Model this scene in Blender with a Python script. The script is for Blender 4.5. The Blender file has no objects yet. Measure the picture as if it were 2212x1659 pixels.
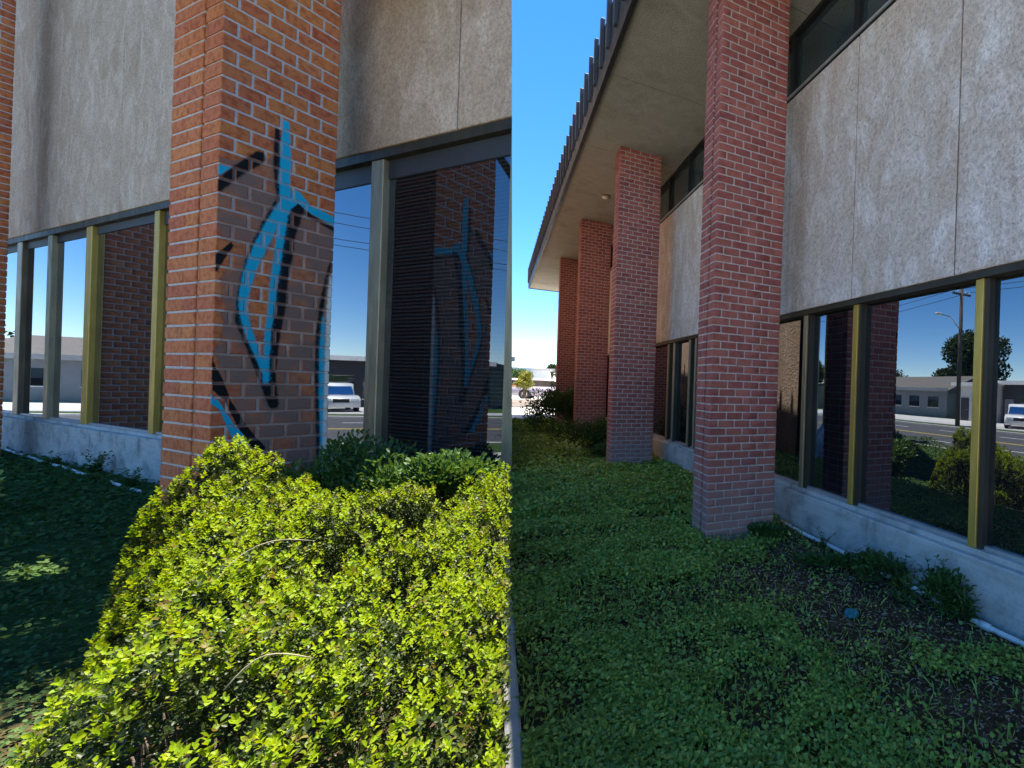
import bpy, bmesh, math, random
import numpy as np
from mathutils import Vector, Matrix

rng = np.random.default_rng(7)
random.seed(7)
scene = bpy.context.scene
COL = scene.collection
CAM_H = 1.25

# ------------------------------------------------------------------ camera
cam = bpy.data.cameras.new('camera')
cam_o = bpy.data.objects.new('camera', cam)
COL.objects.link(cam_o)
cam.sensor_width = 36.0
cam.lens = 36.0 * 1000.0 / 2212.0
cam.shift_x = -(1600.0 - 1106.0) / 2212.0
cam.shift_y = (838.15 - 829.5) / 2212.0
cam.clip_start = 0.05
cam.clip_end = 3000.0
cam_o.matrix_world = (Matrix.Translation((0, 0, CAM_H)) @ Matrix.Rotation(math.radians(90), 4, 'X')
                      @ Matrix.Rotation(0.033, 4, 'Z'))
scene.camera = cam_o

# ------------------------------------------------------------------ sky, sun, exposure
SUN = Vector((0.076, 0.194, 0.90)).normalized()
world = bpy.data.worlds.new('World')
scene.world = world
world.use_nodes = True
wn, wl = world.node_tree.nodes, world.node_tree.links
wn.clear()
w_out = wn.new('ShaderNodeOutputWorld')
w_bg = wn.new('ShaderNodeBackground')
w_sky = wn.new('ShaderNodeTexSky')
w_sky.sky_type = 'NISHITA'
w_sky.sun_disc = False
w_sky.sun_elevation = math.asin(SUN.z)
w_sky.sun_rotation = math.atan2(SUN.x, SUN.y)
w_sky.altitude = 1800.0
w_sky.air_density = 0.9
w_sky.dust_density = 0.0
w_sky.ozone_density = 3.0
w_bg.inputs['Strength'].default_value = 0.10
w_hs = wn.new('ShaderNodeHueSaturation')
w_hs.inputs['Saturation'].default_value = 1.28
wl.new(w_sky.outputs[0], w_hs.inputs['Color'])
wl.new(w_hs.outputs[0], w_bg.inputs['Color'])
wl.new(w_bg.outputs[0], w_out.inputs['Surface'])
sun = bpy.data.lights.new('sun', 'SUN')
sun.energy = 4.5
sun.angle = math.radians(0.55)
sun.color = (1.0, 0.95, 0.86)
sun_o = bpy.data.objects.new('sun', sun)
COL.objects.link(sun_o)
sun_o.rotation_mode = 'QUATERNION'
sun_o.rotation_quaternion = SUN.to_track_quat('Z', 'Y')
vs = scene.view_settings
vs.view_transform = 'Standard'
vs.look = 'None'
vs.gamma = 1.0
vs.exposure = 1.95
vs.use_curve_mapping = False
scene.render.engine = 'CYCLES'
cy = scene.cycles
cy.max_bounces = 5
cy.diffuse_bounces = 2
cy.glossy_bounces = 3
cy.transmission_bounces = 4
cy.transparent_max_bounces = 8
cy.use_denoising = True
cy.sample_clamp_indirect = 6.0


# ------------------------------------------------------------------ frames of the two facades
class Frame:
    """Facade axes: a runs along the wall away from the viewer, d out of the wall, z up."""
    def __init__(self, slope, K, scale=1.0):
        h = math.hypot(1, slope)
        self.sc = scale
        n = np.array([1, -slope]) / h
        self.O = n * K / h
        self.n = -n
        self.t = np.array([slope, 1.0]) / h
        self.ang = math.atan2(self.t[1], self.t[0])

    def w(self, a, d, z=0.0):
        p = (self.O + a * self.t + d * self.n) * self.sc
        return Vector((p[0], p[1], z))

    def z(self, z):
        return CAM_H + (z - CAM_H) * self.sc

    def root(self, name):
        o = empty(name, self.w(0, 0, self.z(0)), self.ang)
        o.scale = (self.sc,) * 3
        return o

    def loc(self, x, y):
        r = np.array([x, y]) - self.O
        return float(r @ self.t), float(r @ self.n)


FB = Frame(-0.53, CAM_H / 0.449)
FA = Frame(-2.56, 1.8 / 0.187, 1.28)
GAL = -0.55                                   # the same level in the wing's own units
GA = CAM_H - 1.8 * 1.28                                   # lawn level at the near wing
# plane in which the near wing's skewed end wall stands (also the trimmed end of the shrub)
ENDN = Vector((-0.89608, -0.44290, -0.029581))
ENDC = Vector((0, 0, CAM_H))


# ------------------------------------------------------------------ materials
def mat(name):
    m = bpy.data.materials.new(name)
    m.use_nodes = True
    nt = m.node_tree
    b = nt.nodes['Principled BSDF']
    return m, nt, b


def N(nt, typ, **kw):
    n = nt.nodes.new(typ)
    for k, v in kw.items():
        setattr(n, k, v)
    return n


def noise(nt, scale, detail=4, rough=0.55, coord=None, stretch=None, dist=0.0):
    tc = N(nt, 'ShaderNodeTexCoord')
    src = tc.outputs['Object'] if coord is None else coord
    if stretch:
        mp = N(nt, 'ShaderNodeMapping')
        mp.inputs['Scale'].default_value = stretch
        nt.links.new(src, mp.inputs['Vector'])
        src = mp.outputs[0]
    n = N(nt, 'ShaderNodeTexNoise')
    n.inputs['Scale'].default_value = scale
    n.inputs['Detail'].default_value = detail
    n.inputs['Roughness'].default_value = rough
    n.inputs['Distortion'].default_value = dist
    nt.links.new(src, n.inputs['Vector'])
    return n.outputs['Fac']


def ramp(nt, fac, stops, interp='LINEAR'):
    r = N(nt, 'ShaderNodeValToRGB')
    r.color_ramp.interpolation = interp
    e = r.color_ramp.elements
    while len(e) < len(stops):
        e.new(0.5)
    for i, (p, c) in enumerate(stops):
        e[i].position = p
        e[i].color = (c[0], c[1], c[2], 1) if hasattr(c, '__len__') else (c, c, c, 1)
    nt.links.new(fac, r.inputs['Fac'])
    return r.outputs['Color']


def mix(nt, fac, a, b, blend='MIX'):
    n = N(nt, 'ShaderNodeMix', data_type='RGBA', blend_type=blend)
    for sock, v in ((0, fac), (6, a), (7, b)):
        if isinstance(v, (int, float)):
            n.inputs[sock].default_value = v if sock == 0 else (v, v, v, 1)
        elif isinstance(v, tuple):
            n.inputs[sock].default_value = (*v, 1)
        else:
            nt.links.new(v, n.inputs[sock])
    return n.outputs[2]


def math_n(nt, op, a, b=None):
    n = N(nt, 'ShaderNodeMath', operation=op)
    for i, v in enumerate((a, b)):
        if v is None:
            continue
        if isinstance(v, (int, float)):
            n.inputs[i].default_value = v
        else:
            nt.links.new(v, n.inputs[i])
    return n.outputs[0]


def bump(nt, b, height, strength, dist):
    bp = N(nt, 'ShaderNodeBump')
    bp.inputs['Strength'].default_value = strength
    bp.inputs['Distance'].default_value = dist
    nt.links.new(height, bp.inputs['Height'])
    nt.links.new(bp.outputs[0], b.inputs['Normal'])


def plain(name, col, rough=0.6, metal=0.0, var=0.12, scale=6.0, bmp=0.0):
    m, nt, b = mat(name)
    f = noise(nt, scale, 5)
    c = ramp(nt, f, [(0.3, tuple(x * (1 - var) for x in col)), (0.7, tuple(min(1, x * (1 + var)) for x in col))])
    nt.links.new(c, b.inputs['Base Color'])
    b.inputs['Roughness'].default_value = rough
    b.inputs['Metallic'].default_value = metal
    if bmp:
        bump(nt, b, noise(nt, scale * 12, 3), bmp, 0.01)
    return m


M = {}


def stucco(name, dark, mid, light, streak, sc=1.0, coarse=1.0, vert=0.30):
    m, nt, b = mat(name)
    g = N(nt, 'ShaderNodeNewGeometry').outputs['Position']
    big = noise(nt, 1.3 * sc, 5, 0.6, g, (1, 1, 0.45), 0.6)
    fine = noise(nt, 42 * coarse, 3, 0.7, g)
    speck = noise(nt, 95 * coarse, 2, 0.6, g)
    base = ramp(nt, big, [(0.30, dark), (0.50, mid), (0.66, mid), (0.80, light)])
    st = noise(nt, 1.9 * sc, 6, 0.65, g, (1.6, 1.6, vert), 1.2)
    stm = ramp(nt, st, [(0.46, 0), (0.78, 1)])
    c = mix(nt, stm, base, streak)
    c = mix(nt, 0.75, c, ramp(nt, fine, [(0.30, 0.60), (0.52, 1.0), (0.72, 1.25)]), 'MULTIPLY')
    c = mix(nt, 0.55, c, ramp(nt, speck, [(0.32, 0.55), (0.45, 1.0), (0.66, 1.0), (0.76, 1.5)]), 'MULTIPLY')
    nt.links.new(c, b.inputs['Base Color'])
    b.inputs['Roughness'].default_value = 0.92
    b.inputs['Specular IOR Level'].default_value = 0.15
    h = math_n(nt, 'ADD', fine, math_n(nt, 'MULTIPLY', speck, 0.6))
    bump(nt, b, h, 0.85, 0.02)
    return m


M['stucco_a'] = stucco('stucco_taupe', (0.454, 0.301, 0.201), (0.561, 0.388, 0.271), (0.657, 0.469, 0.348), (0.788, 0.596, 0.467), 0.75, 0.50, 0.75)
M['stucco_b'] = stucco('stucco_pale_grey', (0.558, 0.408, 0.316), (0.665, 0.525, 0.434), (0.783, 0.653, 0.580), (0.930, 0.828, 0.781), 1.25, 0.80, 0.75)
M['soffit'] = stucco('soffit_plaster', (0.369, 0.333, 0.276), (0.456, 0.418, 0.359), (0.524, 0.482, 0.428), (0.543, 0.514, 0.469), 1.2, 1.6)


def brickmat(name, cols, dark, contrast, paint=False):
    m, nt, b = mat(name)
    oi = N(nt, 'ShaderNodeObjectInfo').outputs['Random']
    g = N(nt, 'ShaderNodeNewGeometry')
    r = math_n(nt, 'FRACT', math_n(nt, 'ADD', math_n(nt, 'MULTIPLY', oi, 7.31), math_n(nt, 'MULTIPLY', g.outputs['Random Per Island'], 3.7)))
    c = ramp(nt, r, [(i / (len(cols) - 1), k) for i, k in enumerate(cols)])
    f1 = noise(nt, 14, 4, 0.6, g.outputs['Position'])
    c = mix(nt, contrast, c, ramp(nt, f1, [(0.36, dark), (0.55, (1, 1, 1))]), 'MULTIPLY')
    f2 = noise(nt, 160, 3, 0.6, g.outputs['Position'])
    c = mix(nt, 0.6, c, ramp(nt, f2, [(0.35, 0.6), (0.5, 1.0), (0.7, 1.12)]), 'MULTIPLY')
    if name == 'brick_dark_red':
        sx = N(nt, 'ShaderNodeSeparateXYZ')
        nt.links.new(g.outputs['Position'], sx.inputs[0])
        low = ramp(nt, math_n(nt, 'ADD', sx.outputs[2], math_n(nt, 'MULTIPLY', f1, 0.5)), [(0.30, 0.5), (0.95, 0.0)])
        c = mix(nt, low, c, (0.50, 0.34, 0.28))
    if paint:
        at = N(nt, 'ShaderNodeAttribute', attribute_name='paint')
        c = mix(nt, at.outputs['Alpha'], c, mix(nt, 0.45, at.outputs['Color'], ramp(nt, f2, [(0.35, 0.6), (0.5, 1.0), (0.7, 1.12)]), 'MULTIPLY'))
    nt.links.new(c, b.inputs['Base Color'])
    b.inputs['Roughness'].default_value = 0.85
    b.inputs['Specular IOR Level'].default_value = 0.25
    bump(nt, b, math_n(nt, 'ADD', f2, f1), 0.35, 0.006)
    return m


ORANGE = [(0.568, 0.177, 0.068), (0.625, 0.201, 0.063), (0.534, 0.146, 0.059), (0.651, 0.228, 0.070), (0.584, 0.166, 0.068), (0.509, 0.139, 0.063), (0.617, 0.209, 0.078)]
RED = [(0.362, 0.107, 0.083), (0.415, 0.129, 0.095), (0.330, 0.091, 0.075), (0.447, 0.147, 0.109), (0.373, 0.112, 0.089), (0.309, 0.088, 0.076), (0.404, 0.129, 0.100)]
M['brick_a'] = brickmat('brick_orange', ORANGE, (0.62, 0.42, 0.42), 0.75, True)
M['brick_plain'] = brickmat('brick_orange_plain', ORANGE, (0.62, 0.42, 0.42), 0.75)
M['brick_grey'] = brickmat('brick_sprayed_grey', [(0.20, 0.15, 0.13), (0.24, 0.17, 0.15), (0.18, 0.14, 0.13), (0.26, 0.16, 0.12)], (0.7, 0.6, 0.6), 0.6)
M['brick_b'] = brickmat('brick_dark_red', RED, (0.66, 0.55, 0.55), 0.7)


def mortar(name, col, paint=False):
    m, nt, b = mat(name)
    g = N(nt, 'ShaderNodeNewGeometry').outputs['Position']
    f = noise(nt, 30, 5, 0.6, g)
    c = ramp(nt, f, [(0.3, tuple(x * 0.75 for x in col)), (0.7, tuple(x * 1.15 for x in col))])
    if paint:
        at = N(nt, 'ShaderNodeAttribute', attribute_name='paint')
        c = mix(nt, math_n(nt, 'MULTIPLY', at.outputs['Alpha'], 0.8), c, at.outputs['Color'])
    nt.links.new(c, b.inputs['Base Color'])
    b.inputs['Roughness'].default_value = 0.95
    bump(nt, b, noise(nt, 220, 2, 0.6, g), 0.4, 0.004)
    return m


M['mortar_a'] = mortar('mortar_light', (0.54, 0.48, 0.44), True)
M['mortar_plain'] = mortar('mortar_light_plain', (0.54, 0.48, 0.44))
M['mortar_b'] = mortar('mortar_pink_grey', (0.50, 0.40, 0.36))


def glassmat(name, refl, tint, body, blinds=0.0):
    m, nt, b = mat(name)
    nt.nodes.remove(b)
    out = nt.nodes['Material Output']
    df = N(nt, 'ShaderNodeBsdfDiffuse')
    df.inputs['Color'].default_value = (*body, 1)
    if blinds:
        sx = N(nt, 'ShaderNodeSeparateXYZ')
        nt.links.new(N(nt, 'ShaderNodeNewGeometry').outputs['Position'], sx.inputs[0])
        fr_ = math_n(nt, 'FRACT', math_n(nt, 'DIVIDE', sx.outputs[2], blinds))
        nt.links.new(ramp(nt, fr_, [(0.0, tuple(x * 0.2 for x in body)), (0.35, tuple(x * 0.3 for x in body)), (0.6, tuple(x * 2.2 for x in body)), (0.9, body)]), df.inputs['Color'])
    gl = N(nt, 'ShaderNodeBsdfGlossy')
    gl.inputs['Color'].default_value = (*tint, 1)
    gl.inputs['Roughness'].default_value = 0.004
    fr = N(nt, 'ShaderNodeFresnel')
    fr.inputs['IOR'].default_value = 1.55
    g = N(nt, 'ShaderNodeNewGeometry').outputs['Position']
    fac = math_n(nt, 'MINIMUM', math_n(nt, 'ADD', fr.outputs[0], refl), 1.0)
    bp = N(nt, 'ShaderNodeBump')
    bp.inputs['Strength'].default_value = 0.02
    bp.inputs['Distance'].default_value = 0.02
    nt.links.new(noise(nt, 1.4, 1, 0.4, g), bp.inputs['Height'])
    nt.links.new(bp.outputs[0], gl.inputs['Normal'])
    mx = N(nt, 'ShaderNodeMixShader')
    nt.links.new(fac, mx.inputs[0])
    nt.links.new(df.outputs[0], mx.inputs[1])
    nt.links.new(gl.outputs[0], mx.inputs[2])
    nt.links.new(mx.outputs[0], out.inputs['Surface'])
    return m


M['glass'] = glassmat('tinted_glass', 0.19, (0.80, 0.86, 0.95), (0.006, 0.007, 0.010))
M['glass_dim'] = glassmat('smoked_glass', 0.10, (0.8, 0.86, 0.95), (0.016, 0.016, 0.018), 0.055)
M['glass_up'] = glassmat('clerestory_glass', 0.12, (0.85, 0.92, 0.95), (0.035, 0.050, 0.055))


def metalpaint(name, col, rough, metal=0.6):
    m, nt, b = mat(name)
    g = N(nt, 'ShaderNodeNewGeometry').outputs['Position']
    f = noise(nt, 9, 5, 0.65, g, (1, 1, 0.15))
    nt.links.new(ramp(nt, f, [(0.3, tuple(x * 0.72 for x in col)), (0.7, tuple(x * 1.12 for x in col))]), b.inputs['Base Color'])
    nt.links.new(ramp(nt, f, [(0.3, rough + 0.15), (0.7, rough - 0.05)]), b.inputs['Roughness'])
    b.inputs['Metallic'].default_value = metal
    return m


M['gold'] = metalpaint('gold_anodised_metal', (0.56, 0.35, 0.075), 0.42, 0.55)
M['bronze'] = metalpaint('grey_bronze_metal', (0.36, 0.28, 0.17), 0.45, 0.5)
M['dark_bronze'] = metalpaint('dark_bronze_metal', (0.055, 0.045, 0.030), 0.5, 0.4)
M['fascia'] = metalpaint('charcoal_fascia_metal', (0.075, 0.068, 0.072), 0.55, 0.3)
M['black_metal'] = metalpaint('black_trim_metal', (0.018, 0.018, 0.02), 0.5, 0.2)
M['silver'] = metalpaint('pale_sill_metal', (0.48, 0.46, 0.44), 0.4, 0.5)


def concrete(name, col, stain):
    m, nt, b = mat(name)
    g = N(nt, 'ShaderNodeNewGeometry').outputs['Position']
    f = noise(nt, 3.2, 6, 0.65, g, None, 0.5)
    f2 = noise(nt, 60, 3, 0.6, g)
    lines = noise(nt, 3.0, 3, 0.5, g, (0.6, 0.6, 14))
    c = ramp(nt, f, [(0.32, stain), (0.52, col), (0.75, tuple(min(1, x * 1.15) for x in col))])
    c = mix(nt, 0.35, c, ramp(nt, lines, [(0.35, 0.7), (0.6, 1.1)]), 'MULTIPLY')
    c = mix(nt, 0.35, c, ramp(nt, f2, [(0.3, 0.55), (0.5, 1.0)]), 'MULTIPLY')
    nt.links.new(c, b.inputs['Base Color'])
    b.inputs['Roughness'].default_value = 0.85
    bump(nt, b, f2, 0.3, 0.004)
    return m


M['concrete'] = concrete('concrete_base', (0.50, 0.47, 0.43), (0.25, 0.235, 0.21))
M['walk'] = concrete('concrete_paving', (0.50, 0.48, 0.45), (0.40, 0.38, 0.35))
M['lot'] = concrete('concrete_lot', (0.55, 0.52, 0.48), (0.45, 0.43, 0.40))


def soilmat():
    m, nt, b = mat('dark_soil')
    g = N(nt, 'ShaderNodeNewGeometry').outputs['Position']
    f = noise(nt, 4, 6, 0.65, g)
    f2 = noise(nt, 70, 4, 0.7, g)
    c = ramp(nt, f, [(0.3, (0.060, 0.036, 0.020)), (0.55, (0.125, 0.078, 0.042)), (0.8, (0.20, 0.135, 0.078))])
    c = mix(nt, 0.8, c, ramp(nt, f2, [(0.3, 0.4), (0.5, 1.0), (0.72, 1.9)]), 'MULTIPLY')
    # farther from the building the ground is plain turf
    cam_d = N(nt, 'ShaderNodeVectorMath', operation='LENGTH')
    nt.links.new(g, cam_d.inputs[0])
    mr = N(nt, 'ShaderNodeMapRange')
    mr.inputs['From Min'].default_value = 4.8
    mr.inputs['From Max'].default_value = 7.0
    nt.links.new(cam_d.outputs['Value'], mr.inputs['Value'])
    turf = ramp(nt, noise(nt, 9, 6, 0.7, g), [(0.3, (0.030, 0.060, 0.014)), (0.6, (0.055, 0.105, 0.024)), (0.8, (0.085, 0.13, 0.035))])
    c = mix(nt, mr.outputs[0], c, turf)
    nt.links.new(c, b.inputs['Base Color'])
    b.inputs['Roughness'].default_value = 1.0
    b.inputs['Specular IOR Level'].default_value = 0.1
    bump(nt, b, f2, 0.9, 0.03)
    return m


M['soil'] = soilmat()
M['asphalt'] = plain('asphalt', (0.060, 0.060, 0.063), 0.9, 0, 0.25, 2.5, 0.3)
M['white_paint'] = plain('white_paint', (0.72, 0.72, 0.70), 0.6)
M['yellow_paint'] = plain('yellow_paint', (0.60, 0.42, 0.05), 0.6)
M['pvc'] = plain('white_plastic_pipe', (0.70, 0.68, 0.64), 0.45, 0, 0.15, 20)
M['teal'] = plain('turquoise_plastic', (0.035, 0.22, 0.24), 0.5, 0, 0.3, 40)
M['lamp'] = plain('frosted_lamp_glass', (0.75, 0.70, 0.58), 0.3)
M['bark'] = plain('brown_bark', (0.10, 0.072, 0.05), 0.95, 0, 0.35, 14, 0.6)
M['twig'] = plain('pale_twig', (0.30, 0.25, 0.15), 0.8, 0, 0.25, 40)
M['stem'] = plain('green_stem', (0.12, 0.15, 0.05), 0.7, 0, 0.25, 30)
M['white_wall'] = plain('white_render', (0.68, 0.67, 0.63), 0.8, 0, 0.06, 3)
M['grey_wall'] = plain('grey_siding', (0.20, 0.215, 0.23), 0.8, 0, 0.1, 3)
M['tan_wall'] = plain('tan_render', (0.36, 0.32, 0.26), 0.85, 0, 0.1, 3)
M['roof'] = plain('grey_shingles', (0.13, 0.115, 0.10), 0.9, 0, 0.25, 8)
M['dark_wall'] = plain('dark_shopfront', (0.035, 0.035, 0.04), 0.6)
M['blue_cloth'] = plain('blue_awning_cloth', (0.05, 0.22, 0.42), 0.8)
M['wood'] = plain('weathered_pole_wood', (0.13, 0.095, 0.07), 0.9, 0, 0.3, 10)
M['pale_wood'] = plain('pale_pole_wood', (0.34, 0.30, 0.25), 0.9, 0, 0.2, 10)
M['rubber'] = plain('black_rubber', (0.02, 0.02, 0.02), 0.8)
M['chrome'] = plain('wheel_metal', (0.5, 0.5, 0.52), 0.3, 0.9)
M['sign_blue'] = plain('slate_blue_sign', (0.12, 0.19, 0.27), 0.5)
M['pale_stone'] = plain('pale_block_wall', (0.60, 0.55, 0.50), 0.9, 0, 0.12, 6)


def carpaint(name, col):
    m, nt, b = mat(name)
    b.inputs['Base Color'].default_value = (*col, 1)
    b.inputs['Roughness'].default_value = 0.3
    b.inputs['Coat Weight'].default_value = 0.7
    return m


M['car_white'] = carpaint('white_car_paint', (0.75, 0.75, 0.74))
M['car_red'] = carpaint('red_car_paint', (0.35, 0.02, 0.03))
M['car_dark'] = carpaint('dark_car_paint', (0.02, 0.022, 0.028))
M['car_mauve'] = carpaint('silver_mauve_car_paint', (0.42, 0.36, 0.40))
M['car_glass'] = glassmat('car_glass', 0.1, (0.9, 0.95, 1.0), (0.015, 0.017, 0.02))
mh, nth, bh = mat('headlight_lens')
bh.inputs['Base Color'].default_value = (0.8, 0.8, 0.78, 1)
bh.inputs['Roughness'].default_value = 0.15
M['headlight'] = mh


def leafmat(name, cols, trans=0.35, rough=0.45, spec=0.35):
    m, nt, b = mat(name)
    g = N(nt, 'ShaderNodeNewGeometry')
    c = ramp(nt, g.outputs['Random Per Island'], [(i / (len(cols) - 1), k) for i, k in enumerate(cols)])
    f = noise(nt, 3.0, 3, 0.6, g.outputs['Position'])
    c = mix(nt, 0.5, c, ramp(nt, f, [(0.35, 0.75), (0.65, 1.2)]), 'MULTIPLY')
    nt.links.new(c, b.inputs['Base Color'])
    b.inputs['Roughness'].default_value = rough
    b.inputs['Specular IOR Level'].default_value = spec
    tr = N(nt, 'ShaderNodeBsdfTranslucent')
    nt.links.new(mix(nt, 1.0, c, (1.25, 1.1, 0.5), 'MULTIPLY'), tr.inputs['Color'])
    mx = N(nt, 'ShaderNodeMixShader')
    mx.inputs[0].default_value = trans
    nt.links.new(b.outputs[0], mx.inputs[1])
    nt.links.new(tr.outputs[0], mx.inputs[2])
    nt.links.new(mx.outputs[0], nt.nodes['Material Output'].inputs['Surface'])
    return m


M['leaf_bright'] = leafmat('yellow_green_leaf', [(0.157, 0.241, 0.005), (0.251, 0.337, 0.005), (0.199, 0.301, 0.006), (0.314, 0.373, 0.005), (0.125, 0.229, 0.008)], 0.42, 0.5, 0.2)
M['leaf_mid'] = leafmat('mid_green_leaf', [(0.09, 0.14, 0.012), (0.13, 0.18, 0.014), (0.16, 0.19, 0.012), (0.20, 0.14, 0.05)], 0.35, 0.5, 0.2)
M['leaf_old_shaded'] = leafmat('dark_green_shaded_leaf', [(0.021, 0.036, 0.006), (0.036, 0.054, 0.008), (0.027, 0.048, 0.010), (0.054, 0.066, 0.012)], 0.25, 0.45, 0.3)  # older inner leaves, darkened further to paint shade into the gaps
M['leaf_clover'] = leafmat('clover_leaf', [(0.136, 0.222, 0.040), (0.260, 0.395, 0.072), (0.215, 0.325, 0.068), (0.372, 0.524, 0.085), (0.191, 0.294, 0.085), (0.564, 0.634, 0.111), (0.226, 0.348, 0.068)], 0.30)
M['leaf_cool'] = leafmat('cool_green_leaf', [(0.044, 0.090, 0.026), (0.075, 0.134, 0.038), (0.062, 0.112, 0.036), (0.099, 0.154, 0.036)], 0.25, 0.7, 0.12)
M['leaf_weed'] = leafmat('weed_leaf', [(0.056, 0.120, 0.024), (0.081, 0.150, 0.033), (0.062, 0.132, 0.033)], 0.3)
M['leaf_pale'] = leafmat('pale_yellow_leaf', [(0.350, 0.392, 0.072), (0.504, 0.504, 0.144), (0.280, 0.364, 0.060)], 0.3)
M['leaf_tree'] = leafmat('tree_leaf', [(0.022, 0.045, 0.012), (0.040, 0.070, 0.016), (0.055, 0.085, 0.02)], 0.25)
M['leaf_lime'] = leafmat('lime_leaf', [(0.16, 0.22, 0.02), (0.24, 0.26, 0.03), (0.20, 0.15, 0.03)], 0.3)
M['dry'] = leafmat('dry_debris', [(0.300, 0.210, 0.130), (0.450, 0.336, 0.234), (0.210, 0.140, 0.091), (0.540, 0.434, 0.338)], 0.05, 0.9, 0.1)


# ------------------------------------------------------------------ helpers
def link(o, parent=None):
    COL.objects.link(o)
    if parent is not None:
        o.parent = parent
    return o


def tag(o, label=None, cat=None, group=None, kind=None):
    if label:
        o['label'] = label
    if cat:
        o['category'] = cat
    if group:
        o['group'] = group
    if kind:
        o['kind'] = kind
    return o


def empty(name, loc, rz=0.0):
    o = bpy.data.objects.new(name, None)
    o.location = loc
    o.rotation_euler = (0, 0, rz)
    o.empty_display_size = 0.2
    return link(o)


def bbox(bm, x0, x1, y0, y1, z0, z1):
    v = [bm.verts.new(p) for p in ((x0, y0, z0), (x1, y0, z0), (x1, y1, z0), (x0, y1, z0),
                                   (x0, y0, z1), (x1, y0, z1), (x1, y1, z1), (x0, y1, z1))]
    for f in ((0, 3, 2, 1), (4, 5, 6, 7), (0, 1, 5, 4), (1, 2, 6, 5), (2, 3, 7, 6), (3, 0, 4, 7)):
        bm.faces.new([v[i] for i in f])
    return v


def finish(name, bm, m, parent=None, smooth=False):
    me = bpy.data.meshes.new(name)
    bmesh.ops.recalc_face_normals(bm, faces=bm.faces)
    bm.to_mesh(me)
    bm.free()
    if isinstance(m, (list, tuple)):
        for k in m:
            me.materials.append(M[k])
    else:
        me.materials.append(M[m])
    if smooth:
        for p in me.polygons:
            p.use_smooth = True
    o = bpy.data.objects.new(name, me)
    return link(o, parent)


def box(name, m, parent, x0, x1, y0, y1, z0, z1, bev=0.0, cut=None):
    bm = bmesh.new()
    bbox(bm, min(x0, x1), max(x0, x1), min(y0, y1), max(y0, y1), z0, z1)
    if bev:
        bmesh.ops.bevel(bm, geom=bm.edges[:], offset=bev, segments=1, affect='EDGES')
    if cut is not None:
        r = bmesh.ops.bisect_plane(bm, geom=bm.verts[:] + bm.edges[:] + bm.faces[:], plane_co=cut[0], plane_no=cut[1], clear_inner=True)
        ed = [e for e in r['geom_cut'] if isinstance(e, bmesh.types.BMEdge)]
        if ed:
            bmesh.ops.holes_fill(bm, edges=ed)
    return finish(name, bm, m, parent)


def tube(bm, pts, rad, seg=8):
    pts = [Vector(p) for p in pts]
    rings = []
    for i, p in enumerate(pts):
        t = (pts[min(i + 1, len(pts) - 1)] - pts[max(i - 1, 0)]).normalized()
        u = t.orthogonal().normalized() if i == 0 else (u - t * u.dot(t)).normalized()
        w = t.cross(u)
        r = rad[i] if hasattr(rad, '__len__') else rad
        rings.append([bm.verts.new(p + (u * math.cos(k * 2 * math.pi / seg) + w * math.sin(k * 2 * math.pi / seg)) * r) for k in range(seg)])
    for i in range(len(rings) - 1):
        for k in range(seg):
            bm.faces.new((rings[i][k], rings[i][(k + 1) % seg], rings[i + 1][(k + 1) % seg], rings[i + 1][k]))
    bm.faces.new(rings[0][::-1])
    bm.faces.new(rings[-1])


def tube_obj(name, m, parent, pts, rad, seg=8):
    bm = bmesh.new()
    tube(bm, pts, rad, seg)
    return finish(name, bm, m, parent, True)


def extrude_poly(bm, pts, axis, lo, hi):
    """prism of a closed outline given in the two other axes"""
    def mk(p, h):
        c = [0, 0, 0]
        k = [i for i in range(3) if i != axis]
        c[k[0]], c[k[1]], c[axis] = p[0], p[1], h
        return bm.verts.new(c)
    A_ = [mk(p, lo) for p in pts]
    B_ = [mk(p, hi) for p in pts]
    n = len(pts)
    bm.faces.new(A_[::-1])
    bm.faces.new(B_)
    for i in range(n):
        bm.faces.new((A_[i], A_[(i + 1) % n], B_[(i + 1) % n], B_[i]))


def np_mesh(name, verts, faces, m, parent=None, smooth=False):
    """verts (n,3), faces (k,4) or (k,3)"""
    me = bpy.data.meshes.new(name)
    nv, nf, c = len(verts), len(faces), faces.shape[1]
    me.vertices.add(nv)
    me.vertices.foreach_set('co', np.ascontiguousarray(verts, dtype=np.float32).ravel())
    me.loops.add(nf * c)
    me.loops.foreach_set('vertex_index', np.ascontiguousarray(faces, dtype=np.int32).ravel())
    me.polygons.add(nf)
    me.polygons.foreach_set('loop_start', np.arange(0, nf * c, c, dtype=np.int32))
    me.materials.append(M[m])
    me.update(calc_edges=True)
    if smooth:
        me.polygons.foreach_set('use_smooth', np.ones(nf, dtype=bool))
    o = bpy.data.objects.new(name, me)
    return link(o, parent)


def unit(v):
    return v / np.maximum(np.linalg.norm(v, axis=1, keepdims=True), 1e-9)


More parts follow.
